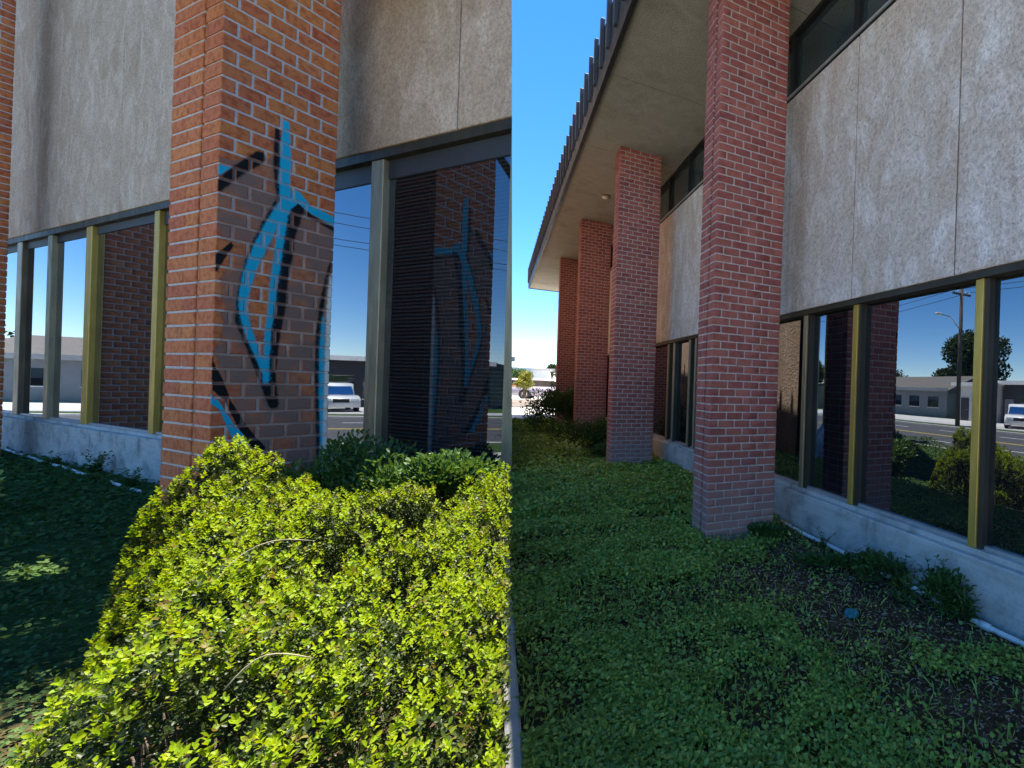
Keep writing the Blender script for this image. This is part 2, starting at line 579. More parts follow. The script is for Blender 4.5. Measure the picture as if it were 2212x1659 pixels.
def leaves(name, pos, dirs, nrm, length, width, m, parent=None, fold=0.25, oval=True):
    """leaf blades as folded ovals: pos base, dirs along the blade, nrm roughly the upper side"""
    n = len(pos)
    dirs = unit(dirs)
    side = unit(np.cross(dirs, nrm))
    up = np.cross(side, dirs)
    L = np.broadcast_to(np.asarray(length, float).reshape(-1, 1), (n, 1))
    W = np.broadcast_to(np.asarray(width, float).reshape(-1, 1), (n, 1))
    if oval:
        V = np.stack([pos,
                      pos + dirs * L * 0.30 - side * W * 0.42 + up * W * fold,
                      pos + dirs * L * 0.70 - side * W * 0.46 + up * W * fold * 0.9,
                      pos + dirs * L - up * L * 0.08,
                      pos + dirs * L * 0.70 + side * W * 0.46 + up * W * fold * 0.9,
                      pos + dirs * L * 0.30 + side * W * 0.42 + up * W * fold], 1).reshape(-1, 3)
        b = np.arange(n)[:, None] * 6
        F = np.concatenate([b + np.array([[0, 3, 2, 1]]), b + np.array([[0, 5, 4, 3]])])
    else:
        V = np.stack([pos - side * W * 0.5, pos + side * W * 0.5, pos + dirs * L * 0.6 + side * W * 0.35 , pos + dirs * L - up * L * 0.2], 1).reshape(-1, 3)
        b = np.arange(n)[:, None] * 4
        F = b + np.array([[0, 1, 2, 3]])
    return np_mesh(name, V, F, m, parent)


_lat = rng.random((64, 64))


def vnoise(x, y, s):
    x = np.asarray(x) * s + 31.7
    y = np.asarray(y) * s + 17.3
    i, j = np.floor(x).astype(int), np.floor(y).astype(int)
    fx, fy = x - i, y - j
    fx, fy = fx * fx * (3 - 2 * fx), fy * fy * (3 - 2 * fy)
    g = lambda a, b: _lat[a % 64, b % 64]
    return (g(i, j) * (1 - fx) + g(i + 1, j) * fx) * (1 - fy) + (g(i, j + 1) * (1 - fx) + g(i + 1, j + 1) * fx) * fy


def sstep(x):
    x = np.clip(x, 0, 1)
    return x * x * (3 - 2 * x)


# ------------------------------------------------------------------ ground
ROAD0, ROAD1 = 14.6, 27.0


def ground_z(x, y):
    x, y = np.asarray(x, float), np.asarray(y, float)
    d = (x - FB.O[0]) * FB.n[0] + (y - FB.O[1]) * FB.n[1]
    g = GA * sstep((d - 2.50) / 1.7)
    g = np.where((d > ROAD0 - 0.3) & (d < ROAD1 + 0.3), GA - 0.16, g)
    return g


def axis_pts(lo, hi, step, far):
    a = list(np.arange(lo, hi + 1e-6, step))
    s, left, right = step, [], []
    p = lo
    while p > -far:
        s *= 1.25
        p -= s
        left.append(p)
    s, p = step, hi
    while p < far:
        s *= 1.25
        p += s
        right.append(p)
    return np.array(left[::-1] + a + right)


def build_ground():
    av, dv = axis_pts(-4, 20, 0.16, 1500), np.unique(np.concatenate([axis_pts(-1, 11, 0.16, 1500), [14.28, 14.32, 27.28, 27.32]]))
    A_, D_ = np.meshgrid(av, dv, indexing='ij')
    X = FB.O[0] + A_ * FB.t[0] + D_ * FB.n[0]
    Y = FB.O[1] + A_ * FB.t[1] + D_ * FB.n[1]
    Z = ground_z(X, Y)
    near = (np.hypot(X, Y) < 14)
    Z = Z + np.where(near, (vnoise(X, Y, 2.5) - 0.5) * 0.03 + (vnoise(X, Y, 9) - 0.5) * 0.012, 0) - 0.012
    V = np.stack([X, Y, Z], -1).reshape(-1, 3)
    na, nd = len(av), len(dv)
    i, j = np.meshgrid(np.arange(na - 1), np.arange(nd - 1), indexing='ij')
    k = (i * nd + j).ravel()
    F = np.stack([k, k + 1, k + nd + 1, k + nd], 1)[:, ::-1]
    o = np_mesh('ground', V, F, 'soil', None, True)
    tag(o, kind='structure')


build_ground()


def frame_sheet(name, m, fr, a0, a1, d0, d1, z0, z1, kind='structure', bev=0.0):
    e = box(name, m, None, a0, a1, d0, d1, z0, z1, bev)
    e.location = fr.w(0, 0, 0)
    e.rotation_euler = (0, 0, fr.ang)
    tag(e, kind=kind)
    return e


# narrow concrete strip edging the lawn, in separate lengths
strip = empty('path', FB.w(0, 0, 0), FB.ang)
tag(strip, kind='structure')
for k in range(12):
    a0 = -2.0 + k * 1.5
    box('slab', 'walk', strip, a0, a0 + 1.488, 2.335 + 0.004 * ((k * 7) % 3), 2.395, -0.6, 0.022 + 0.003 * (k % 2), 0.008)
frame_sheet('sidewalk', 'walk', FB, 15.9, 17.3, -3.0, 2.6, -0.2, 0.03, bev=0.01)
frame_sheet('parking_lot', 'lot', FB, 17.6, 95, -25, 2.7, -0.2, 0.012)
frame_sheet('road', 'asphalt', FB, -160, 260, ROAD0, ROAD1, GA - 0.5, GA - 0.10)
frame_sheet('near_kerb', 'walk', FB, -160, 260, ROAD0 - 0.16, ROAD0 - 0.002, GA - 0.5, GA + 0.02, bev=0.02)
frame_sheet('far_kerb', 'walk', FB, -160, 260, ROAD1 + 0.002, ROAD1 + 0.16, GA - 0.5, GA + 0.02, bev=0.02)
frame_sheet('street_sidewalk', 'walk', FB, -160, 8.5, 10.2, 11.7, GA - 0.2, GA + 0.03)
frame_sheet('far_sidewalk', 'walk', FB, -160, 260, 28.6, 31.0, GA - 0.2, GA + 0.03)
frame_sheet('far_forecourt', 'lot', FB, 15, 80, 31.2, 36.0, GA - 0.2, GA + 0.012)
frame_sheet('bounce_paving', 'lot', FB, -40, -0.6, 4.35, ROAD0 - 0.3, GA - 0.2, GA + 0.025)  # unseen pale paving, added to bounce warm sunlight onto the facades
mk = empty('road_markings', FB.w(0, 0, 0), FB.ang)
tag(mk, kind='structure')
for y in (20.55, 20.85):
    box('centre_line', 'yellow_paint', mk, -150, 250, y, y + 0.11, GA - 0.0996, GA - 0.095)
box('edge_line', 'white_paint', mk, -150, 250, ROAD0 + 0.5, ROAD0 + 0.62, GA - 0.0996, GA - 0.095)
for k in range(60):
    a0 = -60 + k * 4.2
    for y in (17.6, 23.9):
        box('lane_dash', 'white_paint', mk, a0, a0 + 1.5, y, y + 0.11, GA - 0.0996, GA - 0.095)


# ------------------------------------------------------------------ brick piers
def chamfer_box(dx, dy, dz, bev, seed):
    r = random.Random(seed)
    bm = bmesh.new()
    vv = bbox(bm, -dx / 2, dx / 2, -dy / 2, dy / 2, -dz / 2, dz / 2)
    for v in vv:
        v.co += Vector((r.uniform(-1, 1), r.uniform(-1, 1), r.uniform(-1, 1))) * bev * 0.35
    bmesh.ops.bevel(bm, geom=bm.edges[:], offset=bev, segments=1, affect='EDGES')
    bmesh.ops.recalc_face_normals(bm, faces=bm.faces)
    return bm


class BrickKit:
    def __init__(self, m, bev):
        self.m, self.bev, self.cache = m, bev, {}

    def mesh(self, dx, dy, dz, var):
        k = (round(dx, 3), round(dy, 3), round(dz, 3), var)
        if k not in self.cache:
            bm = chamfer_box(dx, dy, dz, self.bev, hash(k) & 0xffff)
            me = bpy.data.meshes.new('brick')
            bm.to_mesh(me)
            bm.free()
            me.materials.append(M[self.m])
            V = np.array([v.co[:] for v in me.vertices])
            me.calc_loop_triangles()
            T = np.array([t.vertices[:] for t in me.loop_triangles])
            self.cache[k] = (me, V, T)
        return self.cache[k]


def pier_bricks(front, back, near, wr, slot, wl, z0, z1, pitch, length, joint):
    """list of boxes (a0,a1,d0,d1,z0,z1,face) in facade axes; a grows away from the viewer"""
    out = []
    far = near + wr + slot + wl
    thick = min(0.5 * length, 0.45 * (wr + slot + wl))
    n = int(round((z1 - z0) / pitch))
    j = joint / 2
    for c in range(n):
        za, zb = z0 + c * pitch + j, z0 + (c + 1) * pitch - j
        odd = c % 2
        # side facing the viewer: corner brick first, then stretchers back to the wall side
        cuts = [front]
        p = front - (length * (0.5 if odd else 1.0))
        while p > back + length * 0.3:
            cuts.append(p)
            p -= length
        cuts.append(back)
        for i in range(len(cuts) - 1):
            d1, d0 = cuts[i] - (0 if i == 0 else j), cuts[i + 1] + (0 if i == len(cuts) - 2 else j)
            a1 = near + (wr if i == 0 else thick)
            out.append((near, a1, d0, d1, za, zb, 'side'))
        # second leaf's front
        fa0 = near + wr + slot
        fl = 0.16 if wl < 0.3 else 0.24
        if odd or wl < 0.14:
            parts = [(fa0, far)]
        else:
            m_ = fa0 + wl * 0.42
            parts = [(fa0, m_ - j), (m_ + j, far)]
        for (a0, a1) in parts:
            out.append((a0, a1, front - fl, front, za, zb, 'front'))
        # far side and back (turned away from the viewer)
        cuts = [front - fl - 2 * j]
        p = front - fl - length * (1.0 if odd else 0.5)
        while p > back + length * 0.3:
            cuts.append(p)
            p -= length
        cuts.append(back)
        for i in range(len(cuts) - 1):
            out.append((far - thick, far, cuts[i + 1] + (0 if i == len(cuts) - 2 else j), cuts[i] - (0 if i == 0 else j), za, zb, 'far'))
        out.append((near + thick + 2 * j, far - thick - 2 * j, back, back + 0.08, za, zb, 'back'))
    return out


def in_poly(x, y, poly):
    inside = np.zeros(x.shape, bool)
    n = len(poly)
    for i in range(n):
        x0, y0 = poly[i]
        x1, y1 = poly[(i + 1) % n]
        if y0 == y1:
            continue
        cr = ((y0 > y) != (y1 > y)) & (x < (x1 - x0) * (y - y0) / (y1 - y0) + x0)
        inside ^= cr
    return inside


def on_line(x, y, pts, ws):
    """signed distance (positive inside) to a stroke of varying width"""
    best = np.full(x.shape, -9.0)
    for i in range(len(pts) - 1):
        (x0, y0), (x1, y1) = pts[i], pts[i + 1]
        # strokes are wider across than the oblique face shows: metres are square here
        L2 = (x1 - x0) ** 2 + (y1 - y0) ** 2
        t = np.clip(((x - x0) * (x1 - x0) + (y - y0) * (y1 - y0)) / L2, 0, 1)
        w = ws[i] + (ws[i + 1] - ws[i]) * t
        dd = np.hypot(x - x0 - t * (x1 - x0), y - y0 - t * (y1 - y0))
        best = np.maximum(best, w * 0.62 - dd)
    return best


# spray paint and a painted-in sunlit edge on the near pier, in metres on its side face (distance from wall, height)
POLY = {
 'grey':[(1.36, 3.168), (0.93, 3.362), (0.899, 2.989), (0.759, 2.968), (0.434, 2.839), (0.43, 1.977), (0.43, 1.158), (0.43, 0.154), (0.944, 0.434), (1.085, 0.73), (1.218, 1.011), (1.316, 1.277), (1.336, 1.403), (1.301, 1.535), (1.256, 1.709), (1.275, 1.971), (1.302, 2.093), (1.239, 2.236), (1.224, 2.412), (1.329, 2.465), (1.316, 2.681), (1.344, 2.863)],
 'orange':[(0.912, 2.662), (1.002, 2.361), (1.089, 2.098), (1.122, 1.863), (1.07, 1.664), (0.972, 1.232), (0.95, 1.783), (0.93, 1.894), (0.90, 2.32)],
 'kdiam':[(1.238, 2.451), (1.221, 2.413), (1.271, 2.296), (1.322, 2.156), (1.342, 2.146), (1.345, 2.284), (1.32, 2.333)],
 'klow':[(1.336, 1.394), (1.324, 1.316), (1.265, 1.18), (1.203, 0.97), (1.077, 0.709), (0.946, 0.508), (0.977, 0.448), (1.073, 0.553), (1.168, 0.756), (1.246, 0.981), (1.329, 1.07), (1.336, 1.237)],
 'blow':[(1.345, 1.055), (1.274, 0.951), (1.183, 0.757), (1.114, 0.65), (1.049, 0.499), (1.071, 0.47), (1.14, 0.519), (1.202, 0.657), (1.287, 0.902), (1.345, 0.952)],
 'bblob':[(0.889, 3.039), (0.827, 3.026), (0.792, 3.115), (0.762, 3.118), (0.652, 3.009), (0.437, 2.959), (0.434, 2.859), (0.649, 2.923), (0.759, 2.987), (0.817, 2.909), (0.851, 2.831), (0.916, 2.835)],
 'btri':[(1.356, 3.114), (1.248, 3.142), (1.313, 3.049), (1.353, 3.01)],
}
LINE = {
 'b1':([(0.874, 3.749), (0.866, 3.382), (0.871, 3.167), (0.86, 3.032)],[0.042, 0.067, 0.067, 0.075]),
 'bout':([(0.875, 2.887), (0.974, 2.65), (1.05, 2.419), (1.111, 2.181), (1.139, 1.999), (1.145, 1.859), (1.125, 1.729), (1.083, 1.579), (1.024, 1.408), (0.973, 1.253), (0.958, 1.158)],[0.092, 0.075, 0.071, 0.063, 0.054, 0.052, 0.046, 0.043, 0.04, 0.038, 0.029]),
 'bin':([(0.872, 2.795), (0.889, 2.605), (0.91, 2.322), (0.932, 2.087), (0.938, 1.895), (0.959, 1.678), (0.963, 1.413), (0.961, 1.158)],[0.054, 0.05, 0.048, 0.046, 0.043, 0.038, 0.035, 0.032]),
 'k1':([(0.937, 3.642), (0.933, 3.351), (0.917, 3.147), (0.899, 2.989)],[0.033, 0.05, 0.052, 0.05]),
 'k1b':([(0.915, 2.927), (0.984, 2.738), (1.059, 2.506), (1.107, 2.315), (1.142, 2.13), (1.163, 1.951), (1.167, 1.855), (1.166, 1.723), (1.109, 1.556), (1.051, 1.375), (0.996, 1.21), (0.944, 1.062), (0.904, 0.934)],[0.05, 0.05, 0.05, 0.046, 0.043, 0.043, 0.043, 0.046, 0.048, 0.048, 0.05, 0.059, 0.063]),
 'k2':([(0.773, 2.944), (0.8, 2.821), (0.831, 2.623), (0.841, 2.433), (0.858, 2.242), (0.868, 2.055), (0.871, 1.906), (0.898, 1.687), (0.913, 1.47), (0.924, 1.255), (0.92, 1.062), (0.898, 0.933)],[0.1, 0.109, 0.088, 0.084, 0.075, 0.067, 0.065, 0.063, 0.059, 0.054, 0.071, 0.059]),
 'k3':([(0.758, 2.949), (0.649, 2.894), (0.442, 2.822)],[0.042, 0.035, 0.028]),
 'k4':([(1.059, 3.327), (1.104, 3.261), (1.216, 3.114), (1.339, 2.916)],[0.075, 0.075, 0.067, 0.059]),
 'k6':([(0.462, 2.469), (0.508, 2.178), (0.531, 1.966), (0.552, 1.674), (0.551, 1.272), (0.535, 0.926), (0.517, 0.462), (0.508, 0.229)],[0.017, 0.03, 0.035, 0.035, 0.035, 0.035, 0.035, 0.035]),
 'bed':([(0.514, 1.853), (0.514, 1.505), (0.507, 1.041), (0.492, 0.692), (0.479, 0.225)],[0.017, 0.04, 0.038, 0.033, 0.025]),
 'sun_edge':([(0.46, 2.306), (0.46, 2.135), (0.46, 1.975), (0.46, 1.684), (0.46, 1.275), (0.46, 0.983), (0.46, 0.691), (0.46, 0.458), (0.46, 0.132)],[0.012, 0.03, 0.04, 0.04, 0.04, 0.04, 0.04, 0.04, 0.04]),
}
BLUE, BLACK, SUN_WHITE, GREY = (0.010, 0.42, 0.62), (0.008, 0.008, 0.010), (0.80, 0.80, 0.72), (0.215, 0.140, 0.115)


def paint_at(d, z, greyness):
    """RGBA of the spray paint and the painted sunlit edge at points of the side face"""
    c = np.zeros(d.shape + (4,))
    wob = (vnoise(d, z, 14) - 0.5) * 0.07
    g = in_poly(d + wob, z + (vnoise(z, d, 11) - 0.5) * 0.07, POLY['grey']) & ~in_poly(d, z, POLY['orange'])
    c[g] = (*GREY, 1)
    c[..., 3] = np.where(g, np.clip(greyness + (vnoise(d, z, 9) - 0.5) * 0.7, 0.25, 0.95), 0)
    edge = (vnoise(d, z, 60) - 0.5) * 0.008

    def put(sd, col):
        """lay a colour over what is there; sd is the signed distance inside the stroke"""
        a = np.clip(0.55 + (sd + edge) / 0.014, 0, 1)
        a = np.maximum(a, 0.30 * np.clip(1 + sd / 0.035, 0, 1) * (vnoise(d, z, 130) > 0.62))
        o = c[..., 3] * (1 - a)
        t = a + o
        c[..., :3] = np.where(t[..., None] > 1e-4, (np.array(col) * a[..., None] + c[..., :3] * o[..., None]) / np.maximum(t[..., None], 1e-4), 0)
        c[..., 3] = t
    for k in ('k1', 'k1b', 'k2', 'k3', 'k4', 'k6'):
        put(on_line(d, z, *LINE[k]), BLACK)
    for k in ('kdiam', 'klow'):
        put(np.where(in_poly(d, z, POLY[k]), 0.02, -0.1), BLACK)
    for k in ('b1', 'bout', 'bin', 'bed'):
        put(on_line(d, z, *LINE[k]), BLUE)
    for k in ('bblob', 'blow', 'btri'):
        put(np.where(in_poly(d, z, POLY[k]), 0.02, -0.1), BLUE)
    put(on_line(d, z, *LINE['sun_edge']), SUN_WHITE)  # sunlight on the pier's back edge, painted in as a pale stroke
    return c


def painted_grid(name, m, a, d0, d1, z0, z1, nd, nz, parent, depth, greyness, bev):
    """block whose face toward the viewer (-a) is a fine grid carrying the paint colours"""
    ds, zs = np.linspace(d0 + bev, d1 - bev, nd), np.linspace(z0 + bev, z1 - bev, nz)
    D_, Z_ = np.meshgrid(ds, zs, indexing='ij')
    cd, cz = (d0 + d1) / 2, (z0 + z1) / 2
    V = np.stack([np.full(D_.shape, 0.0), D_ - cd, Z_ - cz], -1).reshape(-1, 3).tolist()
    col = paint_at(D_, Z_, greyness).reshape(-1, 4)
    F = []
    for i in range(nd - 1):
        for k in range(nz - 1):
            b = i * nz + k
            F.append((b, b + nz, b + nz + 1, b + 1))
    loop = [i * nz for i in range(nd)] + [(nd - 1) * nz + k for k in range(1, nz)] + [i * nz + nz - 1 for i in range(nd - 2, -1, -1)] + [k for k in range(nz - 2, 0, -1)]
    base = len(V)
    for i in loop:
        x, y, z = V[i]
        V.append((bev, y + (bev if y > 0 else -bev) * (1 if abs(abs(y) - (d1 - d0) / 2 + bev) < 1e-6 else 0),
                  z + (bev if z > 0 else -bev) * (1 if abs(abs(z) - (z1 - z0) / 2 + bev) < 1e-6 else 0)))
    n = len(loop)
    for i in range(n):
        V.append((depth, V[base + i][1], V[base + i][2]))
    for r0, r1 in ((loop, range(base, base + n)), (range(base, base + n), range(base + n, base + 2 * n))):
        r0, r1 = list(r0), list(r1)
        for i in range(n):
            F.append((r0[i], r1[i], r1[(i + 1) % n], r0[(i + 1) % n]))
    side = col[loop] * np.array([1, 1, 1, 0.0])
    col = np.concatenate([col, side, side])
    me = bpy.data.meshes.new(name)
    me.from_pydata(V, [], F)
    bm = bmesh.new()
    bm.from_mesh(me)
    bmesh.ops.recalc_face_normals(bm, faces=bm.faces)
    bm.to_mesh(me)
    bm.free()
    me.materials.append(M[m])
    at = me.color_attributes.new('paint', 'FLOAT_COLOR', 'POINT')
    at.data.foreach_set('color', col.astype(np.float32).ravel())
    o = bpy.data.objects.new(name, me)
    link(o, parent)
    o.location = (a, cd, cz)
    return o


def build_pier(fr, kit, mort, dims, label, limit=300, order=None, paint=False, group=None):
    front, back, near, wr, slot, wl, z0, z1, pitch, length, joint = dims
    far = near + wr + slot + wl
    root = fr.root('brick_pier')
    tag(root, label, 'pier', group)
    bl = pier_bricks(*dims)
    cx = fr.loc(0, 0)

    def size(b):
        a, d, z = (b[0] + b[1]) / 2, (b[2] + b[3]) / 2, (b[4] + b[5]) / 2
        p = fr.w(a, d, 0)
        z = fr.z(z)
        if b[6] in ('far', 'back') or p.y < 0.3:
            return 0
        if (z - CAM_H) / p.y > 0.90 or (CAM_H - z) / p.y > 0.9:
            return 0
        return (b[5] - b[4]) * max(b[3] - b[2], b[1] - b[0]) / (p.y * p.y)
    idx = sorted(range(len(bl)), key=lambda i: -size(bl[i]))
    keep = [i for i in idx if size(bl[i]) > 0][:limit]
    ks = set(keep)
    rnd = random.Random(len(label))
    for i in keep:
        a0, a1, d0, d1, za, zb, face = bl[i]
        if paint and face == 'side':
            g = 0.82 if rnd.random() > 0.25 else 0.42
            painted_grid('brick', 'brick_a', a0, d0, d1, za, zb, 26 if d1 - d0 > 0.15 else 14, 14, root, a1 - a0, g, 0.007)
            continue
        me = kit.mesh(a1 - a0, d1 - d0, zb - za, rnd.randrange(3))[0]
        o = bpy.data.objects.new('brick', me)
        link(o, root)
        o.location = ((a0 + a1) / 2 + rnd.uniform(-1, 1) * joint * 0.06, (d0 + d1) / 2 + rnd.uniform(-1, 1) * joint * 0.06, (za + zb) / 2)
    for sprayed in (False, True):
        VV, FF, base = [], [], 0
        for i, b in enumerate(bl):
            a0, a1, d0, d1, za, zb, face = b
            grey = paint and face == 'far' and 0.75 < za < 2.75 + 0.25 * math.sin(d0 * 4)
            if i in ks or grey != sprayed:
                continue
            _, V, T = kit.mesh(a1 - a0, d1 - d0, zb - za, i % 3)
            VV.append(V + np.array([(a0 + a1) / 2, (d0 + d1) / 2, (za + zb) / 2]))
            FF.append(T + base)
            base += len(V)
        if VV:
            o = np_mesh('sprayed_bricks' if sprayed else 'farther_bricks', np.concatenate(VV), np.concatenate(FF), 'brick_grey' if sprayed else kit.m, root)
            o['kind'] = 'stuff'
    r = joint * 0.45
    bm = bmesh.new()
    cut = slot * 1.8
    bbox(bm, near + r, far - r, back + r, front - cut, z0, z1)
    bbox(bm, near + r, near + wr - r * 0.3, front - cut, front - r, z0, z1)
    bbox(bm, near + wr + slot + r * 0.3, far - r, front - cut, front - r, z0, z1)
    finish('mortar', bm, mort, root)
    if paint:
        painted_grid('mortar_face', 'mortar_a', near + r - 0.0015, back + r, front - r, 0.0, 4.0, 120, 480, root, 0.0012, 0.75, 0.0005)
    return root


kit_b = BrickKit('brick_b', 0.0035)
kit_a = BrickKit('brick_plain', 0.007)
PIERS_B = [3.42, 6.96, 10.46, 14.05]
LAB_B = ['dark red brick pier nearest the gold window mullions, standing in bare soil',
         'second dark red brick pier, standing just behind the largest plain pier',
         'third dark red brick pier with leafy weeds around its foot',
         'slim far brick pier rising behind the dark shrub',
         ]
for p, lb in zip(PIERS_B, LAB_B):
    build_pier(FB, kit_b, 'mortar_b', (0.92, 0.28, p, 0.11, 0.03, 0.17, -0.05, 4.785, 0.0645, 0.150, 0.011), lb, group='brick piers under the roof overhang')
build_pier(FA, kit_a, 'mortar_plain', (1.34, 0.44, 6.0, 0.30, 0.05, 0.56, GAL - 0.05, 6.9, 0.1335, 0.215, 0.020),
           'orange brick pier sprayed with turquoise and black graffiti behind the bright bush', 320, paint=True, group='brick piers of the near wing')
build_pier(FA, kit_a, 'mortar_plain', (1.34, 0.44, 16.05, 0.30, 0.05, 0.56, GAL - 0.05, 9.6, 0.1335, 0.215, 0.020),
           'sliver of orange brick pier at the left edge of the picture', 60, group='brick piers of the near wing')

# ------------------------------------------------------------------ far building (plain piers, roof overhang)
bld = empty('office_building', FB.w(0, 0, 0), FB.ang)
tag(bld, 'long office building with pale stucco panels, gold window mullions and a dark ribbed roof edge', 'building')
A0, A1 = -4.0, 19.4
SOF, HEAD, SILL, PTOP = 4.79, 1.983, 0.364, 4.065
box('core', 'dark_wall', bld, A0 + 0.1, A1 - 0.6, -9.0, -0.16, 0.05, 5.3)
box('concrete_base', 'concrete', bld, A0, A1 - 0.4, -0.155, 0.03, -0.3, SILL - 0.035, 0.01)
box('base_ledge', 'concrete', bld, A0, A1 - 0.4, -0.157, -0.03, SILL - 0.035, SILL - 0.004)
joints = [A0] + [0.975 + 0.93 * k for k in range(-4, 20)]
joints = sorted(set(round(j, 3) for j in joints if A0 <= j < A1 - 0.5)) + [A1 - 0.4]
for i in range(len(joints) - 1):
    box('stucco_panel', 'stucco_b', bld, joints[i] + 0.005, joints[i + 1] - 0.005, -0.13, 0.0, HEAD, PTOP, 0.004)
box('panel_backing', 'dark_wall', bld, A0 + 0.02, A1 - 0.5, -0.158, -0.131, HEAD + 0.01, PTOP - 0.01)
box('head_trim', 'dark_bronze', bld, A0 + 0.01, A1 - 0.42, -0.15, -0.015, HEAD - 0.045, HEAD - 0.003)
box('upper_sill', 'silver', bld, A0 + 0.01, A1 - 0.42, -0.12, 0.022, PTOP + 0.010, PTOP + 0.032)
box('upper_sill_black_trim', 'black_metal', bld, A0 + 0.01, A1 - 0.42, -0.12, 0.010, PTOP + 0.002, PTOP + 0.0095)  # thin black metal trim under the pale sill
# ribbon of windows: each a part with its pane and mullion
mull = [(1.755, 'gold', .052), (2.815, 'gold', .055), (3.485, 'bronze', .055)]
pos = []
for k, p in enumerate(PIERS_B):
    off = p - 3.42
    pos += [(1.755 + off, 'gold' if k == 0 else 'bronze', 0.052), (2.815 + off, 'gold' if k < 1 else 'bronze', 0.055), (3.485 + off, 'bronze', 0.055)]
pos += [(0.80, 'gold', 0.052), (-0.4, 'bronze', 0.05), (-1.6, 'bronze', 0.05), (-2.8, 'bronze', 0.05), (6.12, 'bronze', 0.05), (7.30, 'bronze', 0.05)]
pos += [(A1 - 1.1, 'bronze', 0.05), (A1 - 0.5, 'bronze', 0.05)]
pos = sorted(set(pos))
pos = [p for i, p in enumerate(pos) if i == 0 or p[0] - pos[i - 1][0] > 0.12]
prev = A0 + 0.02
for i, (p, mm, wd) in enumerate(pos):
    w = box('window', 'glass', bld, prev, p - wd / 2 - 0.001, -0.112, -0.100, SILL, HEAD - 0.046)
    box('mullion', mm, w, p - wd / 2, p + wd / 2, -0.15, -0.035, SILL - 0.003, HEAD - 0.046, 0.003)
    box('mullion_return', 'dark_bronze', w, p - wd / 2 - 0.030, p - wd / 2 - 0.001, -0.113, -0.050, SILL - 0.002, HEAD - 0.047)
    box('sill_bead', 'silver', w, prev, p - wd / 2 - 0.0315, -0.099, -0.072, SILL - 0.003, SILL + 0.016)
    prev = p + wd / 2 + 0.001
up = [A0 + 0.1] + [2.94 + 0.93 * k for k in range(-7, 18)] + [A1 - 0.5]
up = [u for u in up if A0 <= u < A1 - 0.45]
for i in range(len(up) - 1):
    w = box('clerestory_window', 'glass_up', bld, up[i] + 0.031, up[i + 1] - 0.031, -0.112, -0.100, PTOP + 0.034, SOF - 0.05)
    box('mullion', 'black_metal', w, up[i + 1] - 0.03, up[i + 1] + 0.03, -0.13, -0.055, PTOP + 0.033, SOF - 0.05)
box('clerestory_head', 'black_metal', bld, A0 + 0.02, A1 - 0.42, -0.13, -0.05, SOF - 0.049, SOF - 0.004)
# soffit panels, roof, fascia with ribs
EAVE = 1.43
sj = [A0 - 0.2] + [0.02 + 1.80 * k for k in range(-1, 11)] + [A1 - 0.02]
sj = [s for s in sj if s >= A0 - 0.2]
for i in range(len(sj) - 1):
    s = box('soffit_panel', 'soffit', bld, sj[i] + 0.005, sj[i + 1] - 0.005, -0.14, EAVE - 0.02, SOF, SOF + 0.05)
box('roof_slab', 'dark_wall', bld, A0 - 0.2, A1 - 0.03, -9.2, EAVE - 0.03, SOF + 0.052, 5.35)
box('eave_trim', 'black_metal', bld, A0 - 0.2, A1, EAVE - 0.018, EAVE + 0.03, SOF - 0.03, SOF + 0.17)
box('fascia', 'fascia', bld, A0 - 0.2, A1, EAVE - 0.03, EAVE + 0.012, SOF + 0.171, 5.46)
box('end_fascia', 'fascia', bld, A1, A1 + 0.04, -9.2, EAVE + 0.03, SOF - 0.02, 5.46)
k = 0
a = A0
while a < A1 - 0.05:
    box('fascia_rib', 'fascia', bld, a, a + 0.055, EAVE + 0.013, EAVE + 0.062, SOF + 0.172, 5.54, 0.006)
    a += 0.37
bm = bmesh.new()
bmesh.ops.create_cone(bm, cap_ends=True, segments=20, radius1=0.085, radius2=0.10, depth=0.03, matrix=Matrix.Translation((8.97, 0.73, SOF - 0.0155)))
dl = finish('downlight', bm, 'bronze', bld, True)
bm = bmesh.new()
bmesh.ops.create_uvsphere(bm, u_segments=16, v_segments=8, radius=0.06, matrix=Matrix.Translation((8.97, 0.73, SOF - 0.031)) @ Matrix.Scale(0.5, 4, (0, 0, 1)))
finish('lens', bm, 'lamp', dl, True)

# ------------------------------------------------------------------ near wing (graffitied pier)
wing = FA.root('office_wing')
tag(wing, 'near building wing with brown stucco panels above dark windows, behind the bright bush', 'building')
inv = (Matrix.Translation(wing.location) @ Matrix.Rotation(FA.ang, 4, 'Z') @ Matrix.Scale(FA.sc, 4)).inverted()
CUT = (inv @ ENDC, (inv.to_3x3() @ ENDN).normalized())
AH, AS, AL, AE = 3.94, 0.19, 20.1, 3.0
STEP = 7.42  # unseen wing top beyond this step is raised to shade the left lawn
box('core', 'stucco_a', wing, AE, STEP - 0.01, -5.0, -0.20, GAL - 0.3, 7.2, cut=CUT)
box('core', 'stucco_a', wing, STEP + 0.002, AL - 0.05, -5.0, -0.20, GAL - 0.3, 11.5, cut=CUT)
box('concrete_base', 'concrete', wing, AE, AL, -0.195, 0.05, GAL - 0.3, AS - 0.06, cut=CUT)
box('base_ledge', 'concrete', wing, AE, AL - 0.01, -0.196, -0.03, AS - 0.059, AS - 0.004, cut=CUT)
aj = [AE, 4.75, STEP, 10.20, 12.99, 15.73, 18.5, AL]
for i in range(len(aj) - 1):
    top = 7.25 if aj[i + 1] <= STEP + 0.01 else 11.6
    box('stucco_panel', 'stucco_a', wing, aj[i] + 0.010, aj[i + 1] - 0.010, -0.16, 0.0, AH, top, 0.006, CUT if i < 2 else None)
box('panel_backing', 'dark_wall', wing, AE, STEP - 0.02, -0.19, -0.161, AH + 0.01, 7.2, cut=CUT)
